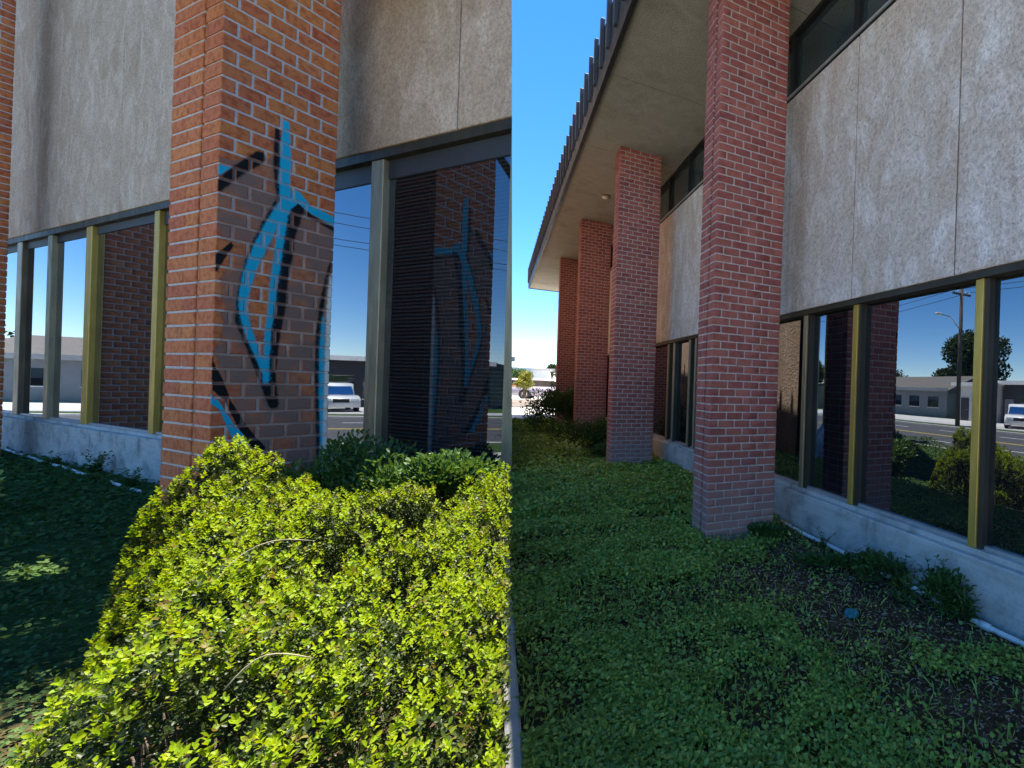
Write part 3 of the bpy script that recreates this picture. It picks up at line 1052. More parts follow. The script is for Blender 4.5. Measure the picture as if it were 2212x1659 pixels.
box('panel_backing', 'dark_wall', wing, STEP + 0.01, AL - 0.02, -0.19, -0.161, AH + 0.01, 11.5)
box('head_trim', 'dark_bronze', wing, AE, AL - 0.03, -0.185, -0.02, AH - 0.11, AH - 0.003, cut=CUT)
wins = [  # a-range of glass, then the mullion that closes it on the far side
    (3.0, 6.02, 'glass_dim', (6.02, 6.24, 'bronze')),
    (6.24, 11.62, 'glass', (11.62, 11.78, 'gold')),
    (11.78, 14.22, 'glass_dim', (14.22, 14.46, 'gold')),
    (14.46, 16.10, 'glass', (16.10, 16.30, 'bronze')),
    (16.30, 17.70, 'glass', (17.70, 17.98, 'bronze')),
    (17.98, 19.9, 'glass', (19.9, 20.05, 'bronze')),
]
for (g0, g1, gm, (m0, m1, mm)) in wins:
    cc = CUT if g0 < 4 else None
    w = box('window', gm, wing, g0 + 0.002, g1 - 0.002, -0.125, -0.110, AS, AH - 0.112, cut=cc)
    box('mullion', mm, w, m0, m1, -0.18, -0.035, AS - 0.003, AH - 0.112, 0.008)
    box('sill_bead', 'silver', w, g0 + 0.003, g1 - 0.003, -0.109, -0.07, AS - 0.003, AS + 0.03, cut=cc)
    hh = 0.22 if g0 < 8 else 0.14
    box('head_reflection', 'dark_wall', w, g0 + 0.003, g1 - 0.003, -0.109, -0.095, AH - 0.112 - hh, AH - 0.113, cut=cc)  # dark strip standing in for an overhang's reflection at the pane head
box('end_mullion', 'bronze', wing, AE, 3.97, -0.18, -0.012, AS - 0.003, AH - 0.112, 0.0, CUT)
box('roof_coping', 'dark_bronze', wing, AE, STEP - 0.02, -5.05, 0.04, 7.252, 7.32, cut=CUT)
box('roof_coping', 'dark_bronze', wing, STEP - 0.03, AL + 0.03, -5.05, 0.04, 11.602, 11.70, cut=CUT)


# ------------------------------------------------------------------ pipes and covers on the ground
def ground_pts(fr, pts, lift):
    out = []
    for a, d in pts:
        p = fr.w(a, d)
        out.append((p.x, p.y, float(ground_z(p.x, p.y)) + lift))
    return out


def pipe(label, fr, a0, a1, d0, d1, r, n=26, sag=0.01):
    root = empty('drain_pipe', fr.w(a0, d0, 0))
    tag(root, label, 'pipe', 'white pipes along the wall base')
    pts = [(a0 + (a1 - a0) * i / n, d0 + (d1 - d0) * i / n + sag * math.sin(i * 0.9)) for i in range(n + 1)]
    loc = root.location
    g = [Vector(p) - Vector(loc) for p in ground_pts(fr, pts, r * 1.2)]
    tube_obj('tube', 'pvc', root, g, r, 8)
    for i in (n // 3, 2 * n // 3):
        tube_obj('coupling', 'pvc', root, [g[i], g[i] + (g[i + 1] - g[i]) * 0.5], r * 1.35, 10)
    return root


pipe('thin white pipe lying in the soil beside the concrete base with gold mullions above', FB, 0.6, 3.62, 0.11, 0.07, 0.016)
pipe('white pipe on the ground below the sill left of the graffitied pier', FA, 10.4, 17.6, 0.42, 0.10, 0.028)


def disc(label, a, d, r):
    p = FB.w(a, d)
    bm = bmesh.new()
    bmesh.ops.create_cone(bm, cap_ends=True, segments=28, radius1=r, radius2=r * 0.93, depth=0.016)
    for v in bm.verts:
        if v.co.z > 0 and v.co.xy.length > r * 0.5:
            v.co.z -= 0.004
    root = finish('valve_cover', bm, 'teal', None)
    root.location = (p.x, p.y, 0.02)
    root.rotation_euler = (0.08, -0.06, 0.4)
    tag(root, label, 'cover', 'turquoise covers in the lawn')
    bm = bmesh.new()
    bmesh.ops.create_cone(bm, cap_ends=True, segments=20, radius1=r * 0.35, radius2=r * 0.30, depth=0.006, matrix=Matrix.Translation((0, 0, 0.0115)))
    finish('boss', bm, 'teal', root)


disc('round turquoise cover lying flat in the weedy lawn before the windows', 1.97, 0.67, 0.040)
disc('small turquoise cover in the grass beside the nearest plain pier', 4.12, 1.10, 0.035)


# ------------------------------------------------------------------ plants
def bush_top(x, y):
    lump = 0.13 * np.exp(-((x + 3.95) ** 2 + (y - 3.55) ** 2) / 0.45) + 0.05 * np.exp(-((x + 1.5) ** 2 + (y - 2.9) ** 2) / 0.5)
    dip = 0.06 * np.exp(-((x + 2.75) ** 2 + (y - 3.3) ** 2) / 0.30)
    return 0.53 + lump - dip + (vnoise(x, y, 1.3) - 0.5) * 0.20 + (vnoise(x + 5, y, 4.0) - 0.5) * 0.16 + (vnoise(x, y + 9, 10.0) - 0.5) * 0.07


FOOT = [(-0.10, 0.30), (-1.3, 0.32), (-1.72, 0.70), (-2.14, 1.25), (-2.76, 1.85), (-3.55, 2.5), (-4.3, 3.15), (-4.75, 3.7), (-4.5, 4.25), (-3.7, 4.2), (-3.1, 3.85), (-2.6, 3.7), (-2.1, 3.85), (-1.6, 3.9), (-0.9, 2.2)]


def edge_dist(x, y, poly):
    best = np.full(x.shape, 9.0)
    n = len(poly)
    for i in range(n):
        (x0, y0), (x1, y1) = poly[i], poly[(i + 1) % n]
        if (x0 > -1.7 and x1 > -1.7 and y1 > 0.5 and y0 > 0.3 and i >= n - 3) or i == n - 1:
            continue                      # the trimmed end is a flat cut, not a rounded edge
        L2 = (x1 - x0) ** 2 + (y1 - y0) ** 2
        t = np.clip(((x - x0) * (x1 - x0) + (y - y0) * (y1 - y0)) / L2, 0, 1)
        best = np.minimum(best, np.hypot(x - x0 - t * (x1 - x0), y - y0 - t * (y1 - y0)))
    return best


def end_side(P):
    return (P[:, 0] * ENDN.x + P[:, 1] * ENDN.y + (P[:, 2] - CAM_H) * ENDN.z)


def build_bush():
    root = empty('boxwood_bush', (-2.0, 2.0, GA))
    tag(root, 'large sunlit yellow-green bush filling the lower foreground before the graffitied pier', 'bush')
    off = np.array([-2.0, 2.0, GA])
    # shoot tips over the mound
    nc = 17000
    cxs, cys, cdz = rng.uniform(-4.8, 0, nc), rng.uniform(0.3, 4.25, nc), rng.uniform(-0.17, 0.035, nc)
    kk = rng.integers(0, nc, 112000)
    x, y = cxs[kk] + rng.normal(0, 0.022, len(kk)), cys[kk] + rng.normal(0, 0.022, len(kk))
    lift = cdz[kk]
    ins = in_poly(x, y, FOOT)
    x, y, lift = x[ins], y[ins], lift[ins]
    dist = np.hypot(x, y)
    keep = rng.random(len(x)) < np.clip(1.15 - dist * 0.13, 0.45, 1)
    x, y, lift = x[keep], y[keep], lift[keep]
    e = edge_dist(x, y, FOOT)
    top = bush_top(x, y)
    h = top - GA
    R = 0.55
    prof = np.sqrt(np.clip(1 - (1 - np.clip(e / R, 0, 1)) ** 2, 0, 1))
    z = GA + h * (0.12 + 0.88 * prof)
    # dark hollows
    hol = vnoise(x + 3.1, y + 1.7, 2.6)
    inl = sstep((-(x * -ENDN.x + y * -ENDN.y) - 0.10) / 0.25)
    z = z - inl * 0.20 * sstep((hol - 0.55) / 0.2) - inl * 0.30 * sstep((vnoise(x + 7.7, y + 2.9, 6.0) - 0.52) / 0.18)
    # depth within the crown
    dep = rng.random(len(x)) ** 1.5 * 0.20
    z = z - dep + lift * np.clip(e / 0.3, 0.3, 1)
    P = np.stack([x, y, z], 1)
    ok = end_side(P) > 0.006 + rng.random(len(P)) * 0.02
    P, e, dep, hol, lift = P[ok], e[ok], dep[ok], hol[ok], lift[ok]
    # outward direction: up, plus sideways near the rim
    cx, cy = -1.9, 2.0
    out = np.stack([P[:, 0] - cx, P[:, 1] - cy, np.zeros(len(P))], 1)
    out = unit(out)
    side = np.clip(1 - e / R, 0, 1)[:, None]
    ax = unit(np.array([0, 0, 1.0]) + out * side * 1.1 + rng.normal(0, 0.38, (len(P), 3)))
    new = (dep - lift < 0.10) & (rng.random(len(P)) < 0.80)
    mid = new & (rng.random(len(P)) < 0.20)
    for flag, mname, nm, sc, sel in ((True, 'leaf_bright', 'fresh_leaves', 1.0, new & ~mid), (True, 'leaf_mid', 'older_leaves', 1.12, mid), (False, 'leaf_old_shaded', 'inner_leaves', 0.95, ~new)):
        B0, AX = P[sel], ax[sel]
        m = len(B0)
        u = unit(np.cross(AX, rng.normal(0, 1, (m, 3))))
        v = np.cross(AX, u)
        pos_, dir_, nor_, len_ = [], [], [], []
        k = 7 if flag else 6
        ln = 0.0185 * sc * rng.uniform(0.75, 1.25, m) * (0.66 + 0.15 * np.hypot(B0[:, 0], B0[:, 1]))
        for q in range(k):
            ang = (q % 2) * math.pi + (q // 2) * 1.45 + rng.uniform(-0.35, 0.35, m)
            rise = (q // 2) / (k / 2)
            rad = u * np.cos(ang)[:, None] + v * np.sin(ang)[:, None]
            pos_.append(B0 + AX * (ln * (-1.6 + 1.7 * rise))[:, None])
            dir_.append(rad * (0.95 - 0.45 * rise) + AX * (0.45 + 0.65 * rise))
            nor_.append(AX - rad * 0.4)
            len_.append(ln * (1.05 - 0.3 * rise))
        pos_, dir_, nor_, len_ = np.concatenate(pos_), np.concatenate(dir_), np.concatenate(nor_), np.concatenate(len_)
        ok = end_side(pos_ + unit(dir_) * len_[:, None]) > -0.004
        pos_, dir_, nor_, len_ = pos_[ok], dir_[ok], nor_[ok], len_[ok]
        o = leaves(nm, pos_ - off, dir_, nor_, len_, len_ * 0.62, mname, root, 0.16)
        o['kind'] = 'stuff'
    # twigs: the woody frame under the leaves
    bm = bmesh.new()
    r = random.Random(3)
    done = 0
    while done < 150:
        bx, by = r.uniform(-3.9, -0.3), r.uniform(0.6, 3.7)
        if not in_poly(np.array([bx]), np.array([by]), FOOT)[0]:
            continue
        tx, ty = bx + r.uniform(-.25, .25), by + r.uniform(-.25, .25)
        tz = float(bush_top(tx, ty)) - 0.42
        e0 = float(edge_dist(np.array([tx]), np.array([ty]), FOOT)[0])
        if e0 < 0.3 or (tx * ENDN.x + ty * ENDN.y) < 0.08 or (bx * ENDN.x + by * ENDN.y) < 0.08:
            continue
        p0, p3 = Vector((bx, by, GA)), Vector((tx, ty, tz))
        mid = p0.lerp(p3, 0.5) + Vector((r.uniform(-.08, .08), r.uniform(-.08, .08), 0))
        tube(bm, [p0 - Vector(off), mid - Vector(off), p3 - Vector(off)], [0.010, 0.007, 0.003], 5)
        done += 1
    o = finish('stems', bm, 'bark', root, True)
    # two bare arching twigs that stand out of the leaves
    for pts in ([(-1.86, 1.60, 0.40), (-1.86, 1.70, 0.56), (-1.80, 1.80, 0.61), (-1.70, 1.86, 0.58)],
                [(-1.16, 1.06, 0.52), (-1.12, 1.09, 0.585), (-1.07, 1.11, 0.58), (-1.03, 1.14, 0.55)]):
        pv = [Vector(p) - Vector(off) for p in pts]
        sm = []
        for i in range(len(pv) - 1):
            for t in (0, .33, .66):
                sm.append(pv[i].lerp(pv[i + 1], t))
        sm.append(pv[-1])
        for _ in range(3):
            sm = [sm[0]] + [(sm[i - 1] + sm[i] * 2 + sm[i + 1]) / 4 for i in range(1, len(sm) - 1)] + [sm[-1]]
        tube_obj('bare_twig', 'twig', root, sm, [0.0018] * (len(sm) - 1) + [0.001], 6)


build_bush()


def shrub(name, label, loc, rx, ry, h, n, ll, m, cat='shrub', group=None, stems=6, seed=1, lumps=5):
    r = np.random.default_rng(seed)
    root = empty(name, loc)
    tag(root, label, cat, group)
    # several overlapping lobes give an uneven outline
    cen = np.stack([r.uniform(-.55, .55, lumps) * rx, r.uniform(-.55, .55, lumps) * ry, r.uniform(0.35, 0.72, lumps) * h], 1)
    rad = r.uniform(0.32, 0.52, lumps)
    k = r.integers(0, lumps, n)
    v = unit(r.normal(0, 1, (n, 3)))
    q = r.random(n) ** 0.45
    P = cen[k] + v * q[:, None] * np.stack([rad[k] * rx, rad[k] * ry, rad[k] * h * 0.75], 1)
    P = P[P[:, 2] > 0.01]
    D = unit(P - np.array([0, 0, h * 0.3])) + r.normal(0, 0.5, P.shape) + np.array([0, 0, 0.25])
    o = leaves('foliage', P, D, np.array([0, 0, 1.0]) + r.normal(0, 0.5, P.shape), ll * r.uniform(.7, 1.3, len(P)), ll * 0.5, m, root)
    o['kind'] = 'stuff'
    for s in range(stems):
        c = cen[s % lumps]
        tube_obj('stem', 'bark', root, [(c[0] * .15, c[1] * .15, -0.02), (c[0] * .6, c[1] * .6, c[2] * .5), tuple(c)], [0.012, 0.009, 0.004], 5)
    return root


def weed(label, x, y, h, n, ll, m, seed, group=None, spread=0.12, cat='weed'):
    r = np.random.default_rng(seed)
    z = float(ground_z(x, y))
    root = empty('weed_plant', (x, y, z - 0.01))
    tag(root, label, cat, group)
    pos_, dir_, ln = [], [], []
    for s in range(n):
        ang = r.uniform(0, 2 * math.pi)
        lean = r.uniform(0.1, 1) * spread
        hh = h * r.uniform(0.55, 1)
        pts = [(0.01 * math.cos(ang), 0.01 * math.sin(ang), 0), (lean * .4 * math.cos(ang), lean * .4 * math.sin(ang), hh * .55), (lean * math.cos(ang), lean * math.sin(ang), hh)]
        tube_obj('stem', 'stem', root, pts, [0.003, 0.0025, 0.001], 5)
        for q in range(int(9 + hh * 30)):
            t = r.uniform(0.1, 1)
            p = np.array(pts[1]) * min(1, t * 2) if t < .5 else np.array(pts[1]) + (np.array(pts[2]) - np.array(pts[1])) * (t * 2 - 1)
            a2 = r.uniform(0, 2 * math.pi)
            pos_.append(p)
            dir_.append([math.cos(a2), math.sin(a2), r.uniform(0.0, 0.9)])
            ln.append(ll * (1.2 - 0.6 * t) * r.uniform(.7, 1.2))
    leaves('leaves', np.array(pos_), np.array(dir_), np.tile([0, 0, 1.0], (len(pos_), 1)), np.array(ln), np.array(ln) * 0.32, m, root)
    return root


def at_b(a, d):
    p = FB.w(a, d)
    return (p.x, p.y, float(ground_z(p.x, p.y)) - 0.02)


def at_a(a, d):
    p = FA.w(a, d)
    return (p.x, p.y, float(ground_z(p.x, p.y)) - 0.02)


def up_to(a, d, z=0.52):
    return z - at_a(a, d)[2]


shrub('shrub', 'dense dark shrub in front of the slim far brick pier', at_b(11.6, 1.25), 0.75, 0.62, 1.15, 5200, 0.055, 'leaf_cool', group='shrubs between the far piers', seed=4, lumps=8)
shrub('shrub', 'low loose dark shrub against the third pier', at_b(8.9, 0.95), 0.85, 0.5, 0.62, 3600, 0.05, 'leaf_cool', group='shrubs between the far piers', seed=9, lumps=7)
shrub('shrub', 'small dark shrub at the lawn side of the second pier', at_b(7.75, 0.75), 0.45, 0.35, 0.36, 1500, 0.04, 'leaf_cool', group='shrubs between the far piers', seed=12, lumps=5)
shrub('pale_plant', 'small plant with pale yellow-green leaves in the grass', at_b(7.95, 1.40), 0.24, 0.22, 0.30, 130, 0.075, 'leaf_pale', 'plant', seed=5, stems=4)
shrub('shrub', 'leafy green shrub growing in shade below the dark window of the near wing', at_a(3.98, 1.0), 0.62, 0.5, up_to(3.98, 1.0), 6500, 0.06, 'leaf_weed', group='shrubs at the near wing', seed=26, lumps=11)
shrub('shrub', 'shaded green shrub at the wing corner beside the end mullion', at_a(3.30, 1.0), 0.55, 0.5, up_to(3.30, 1.0), 5500, 0.06, 'leaf_weed', group='shrubs at the near wing', seed=27, lumps=10)
shrub('shrub', 'shaded green shrub between the graffitied pier and the dark window', at_a(4.62, 1.0), 0.6, 0.5, up_to(4.62, 1.0), 6000, 0.06, 'leaf_weed', group='shrubs at the near wing', seed=28, lumps=10)
shrub('shrub', 'green shrub tucked at the foot of the graffitied pier', at_a(5.75, 1.05), 0.55, 0.55, 1.3, 4200, 0.065, 'leaf_weed', group='shrubs at the near wing', seed=22, lumps=6)
shrub('pale_plant', 'sunlit pale green plant on the shaded lawn at the left edge', at_a(10.3, 1.75), 0.6, 0.5, 0.7, 420, 0.11, 'leaf_pale', 'plant', seed=25, stems=5)

wl_ = [('tall weed standing against the concrete base under the gold mullion', 1.92, 0.10, 0.34, 5, 0.055),
       ('leafy weed clump covering the white pipe before the gold mullion', 2.15, 0.14, 0.24, 9, 0.050),
       ('broad weed clump in the soil below the wide dark pane', 2.45, 0.13, 0.20, 9, 0.045),
       ('small weed beside the concrete base near the grey mullion', 2.95, 0.10, 0.15, 6, 0.035),
       ('weed at the back corner of the nearest plain pier', 3.36, 0.20, 0.13, 6, 0.035),
       ('spiky weed at the lower edge of the concrete base near the picture edge', 1.66, 0.12, 0.24, 7, 0.050)]
for i, (lb, a_, d_, h_, n_, l_) in enumerate(wl_):
    p = FB.w(a_, d_)
    weed(lb, p.x, p.y, h_, n_, l_, 'leaf_weed', 40 + i, 'weeds along the concrete base', 0.16)
for (lb, a_, d_, rx, h_, sd) in (('dense weed clump against the concrete base beneath the wide pane', 2.20, 0.17, 0.30, 0.22, 51),
                                 ('tall dense weed clump by the gold mullion hiding the pipe', 1.80, 0.15, 0.26, 0.27, 52),
                                 ('low weed patch in the soil before the concrete base', 2.55, 0.32, 0.32, 0.12, 53),
                                 ('ragged weed patch at the foot of the nearest plain pier', 3.30, 0.38, 0.24, 0.13, 54)):
    shrub('weed_clump', lb, at_b(a_, d_), rx, 0.15, h_, 900, 0.034, 'leaf_weed', 'weeds', 'weeds along the concrete base', 4, sd, 6)
wa_ = [('leafy weed growing against the base below the second dark pane', 12.7, 0.25, 0.55, 12, 0.11),
       ('weed over the white pipe beside the graffitied pier', 10.9, 0.35, 0.42, 9, 0.10),
       ('pale weed on the white pipe below the gold mullions', 11.7, 0.45, 0.34, 8, 0.10),
       ('weed at the base below the grey mullions', 14.4, 0.25, 0.38, 8, 0.10)]
for i, (lb, a_, d_, h_, n_, l_) in enumerate(wa_):
    p = FA.w(a_, d_)
    weed(lb, p.x, p.y, h_, n_, l_, 'leaf_weed', 60 + i, 'weeds at the foot of the near wing', 0.35)
# a single tall bare stem in front of the dark window
sroot = empty('flower_stalk', at_a(4.78, 0.55))
tag(sroot, 'thin bare weed stalk rising before the dark window of the near wing', 'weed')
tube_obj('stem', 'stem', sroot, [(0, 0, 0), (0.01, 0, 0.6), (-0.02, 0.01, 1.12), (0.0, 0.02, 1.25)], [0.007, 0.006, 0.004, 0.003], 6)
tube_obj('side_shoot', 'stem', sroot, [(-0.012, 0.006, 0.98), (-0.10, 0.0, 1.10), (-0.21, 0.0, 1.19)], [0.004, 0.003, 0.0015], 5)
tube_obj('side_shoot', 'stem', sroot, [(-0.02, 0.006, 1.08), (-0.16, 0.02, 1.14), (-0.27, 0.02, 1.12)], [0.003, 0.003, 0.0015], 5)
rs = np.random.default_rng(5)
pp = np.concatenate([np.array([[-0.21, 0, 1.19], [-0.27, 0.02, 1.12], [0, 0.02, 1.25], [-0.12, 0.0, 1.11]]) + rs.normal(0, 0.025, (4, 3)) for _ in range(6)])
leaves('seed_heads', pp, rs.normal(0, 1, pp.shape), np.tile([0, 0, 1.0], (len(pp), 1)), 0.022, 0.014, 'leaf_pale', sroot)


# ------------------------------------------------------------------ lawn: clover, grass, debris
def lawn():
    def field(n, a0, a1, d0, d1):
        return rng.uniform(a0, a1, n), rng.uniform(d0, d1, n)
    Ps, Ls, kinds = [], [], []

    def emit(a, d, fr, zmax, dense, dlo):
        X = (fr.O[0] + a * fr.t[0] + d * fr.n[0]) * fr.sc
        Y = (fr.O[1] + a * fr.t[1] + d * fr.n[1]) * fr.sc
        dist = np.hypot(X, Y)
        k = rng.random(len(a)) < np.clip(dense(X, Y, a, d) * np.minimum(1, (2.4 / np.maximum(dist, 0.6)) ** 1.25), 0, 1)
        X, Y, dist = X[k], Y[k], dist[k]
        Z = ground_z(X, Y) + rng.uniform(0.004, zmax, len(X)) * (0.6 + 0.8 * vnoise(X, Y, 5))
        Ps.append(np.stack([X, Y, Z], 1))
        Ls.append(dist)

    # far-building lawn
    def dens_b(X, Y, a, d):
        bare = sstep((1.35 - d + 0.5 * (vnoise(X, Y, 1.6) - 0.5)) / 0.6) * sstep((3.7 - a) / 0.8)           # worn soil by the wall
        ring = sstep((0.55 - np.abs(d - 0.6)) / 0.4) * sstep((0.55 - np.abs(a - 3.5)) / 0.4)
        pat = vnoise(X, Y, 3.1) * 0.6 + vnoise(X, Y, 8) * 0.4
        bare = np.maximum(bare, ring)
        base = np.clip((pat - 0.33) * 3.2, 0.10, 1)
        gap = np.where((d < 0.20) & (a < 3.6), 0.12, 1.0)
        return gap * np.where(bare > 0.05, base * (1 - bare) + bare * np.clip((pat - 0.52) * 1.5, 0.012, 0.34), base)
    emit(*field(330000, 0.2, 4.5, 0.02, 2.34), FB, 0.045, dens_b, 0)
    emit(*field(300000, 4.5, 15.9, -0.1, 2.34), FB, 0.07, lambda X, Y, a, d: np.clip(0.55 + vnoise(X, Y, 2), 0, 1) * 1.6, 0)

    # near-wing lawn
    def dens_a(X, Y, a, d):
        sd = X * ENDN.x + Y * ENDN.y
        bed = sstep((0.75 - d) / 0.5)
        pat = vnoise(X, Y, 2.0) * 0.6 + vnoise(X, Y, 6) * 0.4
        return np.where(sd > 0.05, np.clip(0.35 + pat, 0, 1) * (1 - 0.65 * bed) * 1.7, 0)
    emit(*field(190000, 2.0, 19.0, 0.06, 4.2), FA, 0.07, dens_a, 0)
    P, dist = np.concatenate(Ps), np.concatenate(Ls)
    n = len(P)
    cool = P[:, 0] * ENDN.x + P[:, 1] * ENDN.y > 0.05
    size = 0.0165 * rng.uniform(0.6, 1.35, n) * np.maximum(1, (dist / 2.4) ** 0.80)
    D = rng.normal(0, 1, (n, 3)) * np.array([1, 1, 0.35]) + np.array([0, 0, 0.25])
    U = np.array([0, 0, 1.0]) + rng.normal(0, 0.42, (n, 3))
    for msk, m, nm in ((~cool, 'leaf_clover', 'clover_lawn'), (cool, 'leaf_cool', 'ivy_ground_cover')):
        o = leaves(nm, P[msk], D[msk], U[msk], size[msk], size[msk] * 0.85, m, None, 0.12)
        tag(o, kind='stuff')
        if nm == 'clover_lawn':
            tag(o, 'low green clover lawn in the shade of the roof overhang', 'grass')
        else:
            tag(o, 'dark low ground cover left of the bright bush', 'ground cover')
    # grass blades among it
    a, d = field(60000, 0.2, 15.5, 0.02, 2.34)
    X = FB.O[0] + a * FB.t[0] + d * FB.n[0]
    Y = FB.O[1] + a * FB.t[1] + d * FB.n[1]
    dist = np.hypot(X, Y)
    worn = sstep((1.25 - d) / 0.5) * sstep((3.6 - a) / 0.8)
    k = rng.random(len(a)) < (1 - 0.72 * worn) * np.clip((2.2 / np.maximum(dist, 0.7)) ** 1.2 * (0.25 + vnoise(X, Y, 1.7)), 0, 1)
    P = np.stack([X, Y, ground_z(X, Y)], 1)[k]
    dist = dist[k]
    n = len(P)
    D = rng.normal(0, 0.5, (n, 3)) + np.array([0, 0, 0.9])
    ln = rng.uniform(0.025, 0.075, n) * np.maximum(1, dist / 5)
    o = leaves('grass', P, D, rng.normal(0, 1, (n, 3)), ln, 0.0042 * np.maximum(1, dist / 2.5), 'leaf_clover', None, 0, False)
    tag(o, 'fine grass blades among the clover lawn', 'grass', kind='stuff')
    # dry bits on the worn soil
    a, d = np.concatenate([rng.uniform(0.2, 3.6, 9000), rng.uniform(0.2, 14, 800)]), np.concatenate([rng.uniform(0.06, 1.35, 9000), rng.uniform(0.1, 2.2, 800)])
    X = FB.O[0] + a * FB.t[0] + d * FB.n[0]
    Y = FB.O[1] + a * FB.t[1] + d * FB.n[1]
    P = np.stack([X, Y, ground_z(X, Y) + rng.uniform(0.0, 0.012, len(X))], 1)
    n = len(P)
    D = rng.normal(0, 1, (n, 3)) * np.array([1, 1, 0.15])
    o = leaves('debris', P, D, np.array([0, 0, 1.0]) + rng.normal(0, 0.3, (n, 3)), rng.uniform(0.006, 0.032, n), rng.uniform(0.003, 0.009, n), 'dry', None, 0.1, False)
    tag(o, 'dry leaf bits and chips scattered on the worn soil by the wall', 'debris', kind='stuff')


lawn()


# ------------------------------------------------------------------ street things
def car(label, m, loc, rz, suv=True, group=None):
    root = empty('parked_car', loc, rz)
    tag(root, label, 'car', group)
    L, W, H = (4.7, 1.9, 1.75) if suv else (4.5, 1.78, 1.42)
    g = 0.28
    belt = 1.02 if suv else 0.88
    low = [(-L / 2, g + .12), (-L / 2 + .08, g), (L / 2 - .1, g), (L / 2, g + .15), (L / 2 - .03, belt - .16), (L / 2 - 0.75, belt - 0.03),
           (L / 2 - 1.15, belt), (-L / 2 + .12, belt), (-L / 2, belt - .2)]
    bm = bmesh.new()
    extrude_poly(bm, low, 1, -W / 2, W / 2)
    bmesh.ops.bevel(bm, geom=bm.edges[:], offset=0.05, segments=2, affect='EDGES')
    finish('body', bm, m, root, True)
    top = [(L / 2 - 1.2, belt - .02), (L / 2 - 1.95, H), (-L / 2 + (.55 if suv else 1.0), H), (-L / 2 + (.12 if suv else .25), belt - .02)]
    bm = bmesh.new()
    extrude_poly(bm, top, 1, -W / 2 + .12, W / 2 - .12)
    bmesh.ops.bevel(bm, geom=bm.edges[:], offset=0.05, segments=2, affect='EDGES')
    cab = finish('cabin', bm, m, root, True)
    for s in (-1, 1):
        bm = bmesh.new()
        x0, x1 = -L / 2 + .6, L / 2 - 1.65
        extrude_poly(bm, [(x0, belt + .06), (x1 + .3, belt + .06), (x1 - .2, H - .12), (x0 + .15, H - .12)], 1, s * (W / 2 - .13), s * (W / 2 - .112))
        finish('side_window', bm, 'car_glass', cab)
    bm = bmesh.new()
    xa, xb = L / 2 - 1.22, L / 2 - 1.90
    v = [bm.verts.new(p) for p in ((xa, -W / 2 + .2, belt + .04), (xa, W / 2 - .2, belt + .04), (xb, W / 2 - .25, H - .06), (xb, -W / 2 + .25, H - .06))]
    bm.faces.new(v)
    bmesh.ops.solidify(bm, geom=bm.faces[:], thickness=-0.03)
    finish('windscreen', bm, 'car_glass', cab)
    for s in (-1, 1):
        box('headlight', 'headlight', root, L / 2 - .06, L / 2 + .012, s * (W / 2 - .12), s * (W / 2 - .5), belt - .32, belt - .18, 0.01)
        for x in (L / 2 - .85, -L / 2 + .85):
            bm = bmesh.new()
            bmesh.ops.create_cone(bm, cap_ends=True, segments=24, radius1=.35, radius2=.35, depth=.22, matrix=Matrix.Translation((x, s * (W / 2 - .1), .35)) @ Matrix.Rotation(math.pi / 2, 4, 'X'))
            wh = finish('wheel', bm, 'rubber', root)
            bm = bmesh.new()
            bmesh.ops.create_cone(bm, cap_ends=True, segments=20, radius1=.22, radius2=.2, depth=.03, matrix=Matrix.Translation((x, s * (W / 2 + .02), .35)) @ Matrix.Rotation(math.pi / 2, 4, 'X'))
            finish('rim', bm, 'chrome', wh)
    box('grille', 'rubber', root, L / 2 - .03, L / 2 + .008, -W / 2 + .55, W / 2 - .55, belt - .42, belt - .2)
    return root


def tree(label, loc, h, r, n, m, seed, trunk_h=0.35, ll=0.22, name='tree', group=None, off=(0, 0)):
    g = np.random.default_rng(seed)
    root = empty(name, loc)
    tag(root, label, 'tree', group)
    bm = bmesh.new()
    th = h * trunk_h
    tube(bm, [(0, 0, -0.1), (0.05 * r + off[0] * .15, off[1] * .15, th * .6), (off[0] * .45, 0.03 * r + off[1] * .45, th), (off[0], off[1], h * .75)], [0.045 * h * .6, 0.035 * h * .6, 0.028 * h * .6, 0.01 * h], 9)
    lum = 16
    az, el = g.uniform(0, 2 * math.pi, lum), g.uniform(-0.35, 1.2, lum)
    rr = g.uniform(0.4, 0.72, lum) * r
    cz = th + (h - th) * 0.45
    cen = np.stack([np.cos(az) * np.cos(el) * rr, np.sin(az) * np.cos(el) * rr, cz + np.sin(el) * (h - cz) * 0.66], 1)
    cen = cen + np.array([off[0], off[1], 0])
    for c in cen:
        s0 = Vector((off[0] * .45, off[1] * .45, th * g.uniform(.95, 1.05)))
        tube(bm, [s0, s0.lerp(Vector(c), .5) + Vector((0, 0, -.05 * h)), Vector(c)], [0.012 * h, 0.008 * h, 0.003 * h], 6)
    finish('trunk', bm, 'bark', root, True)
    k = g.integers(0, lum, n)
    v = unit(g.normal(0, 1, (n, 3))) * (g.random(n) ** .4)[:, None]
    P = cen[k] + v * r * 0.42 * g.uniform(.7, 1.1, lum)[k][:, None]
    o = leaves('crown', P, g.normal(0, 1, P.shape), g.normal(0, 1, P.shape) + np.array([0, 0, .8]), ll * g.uniform(.7, 1.3, n), ll * .6, m, root)
    o['kind'] = 'stuff'
    return root


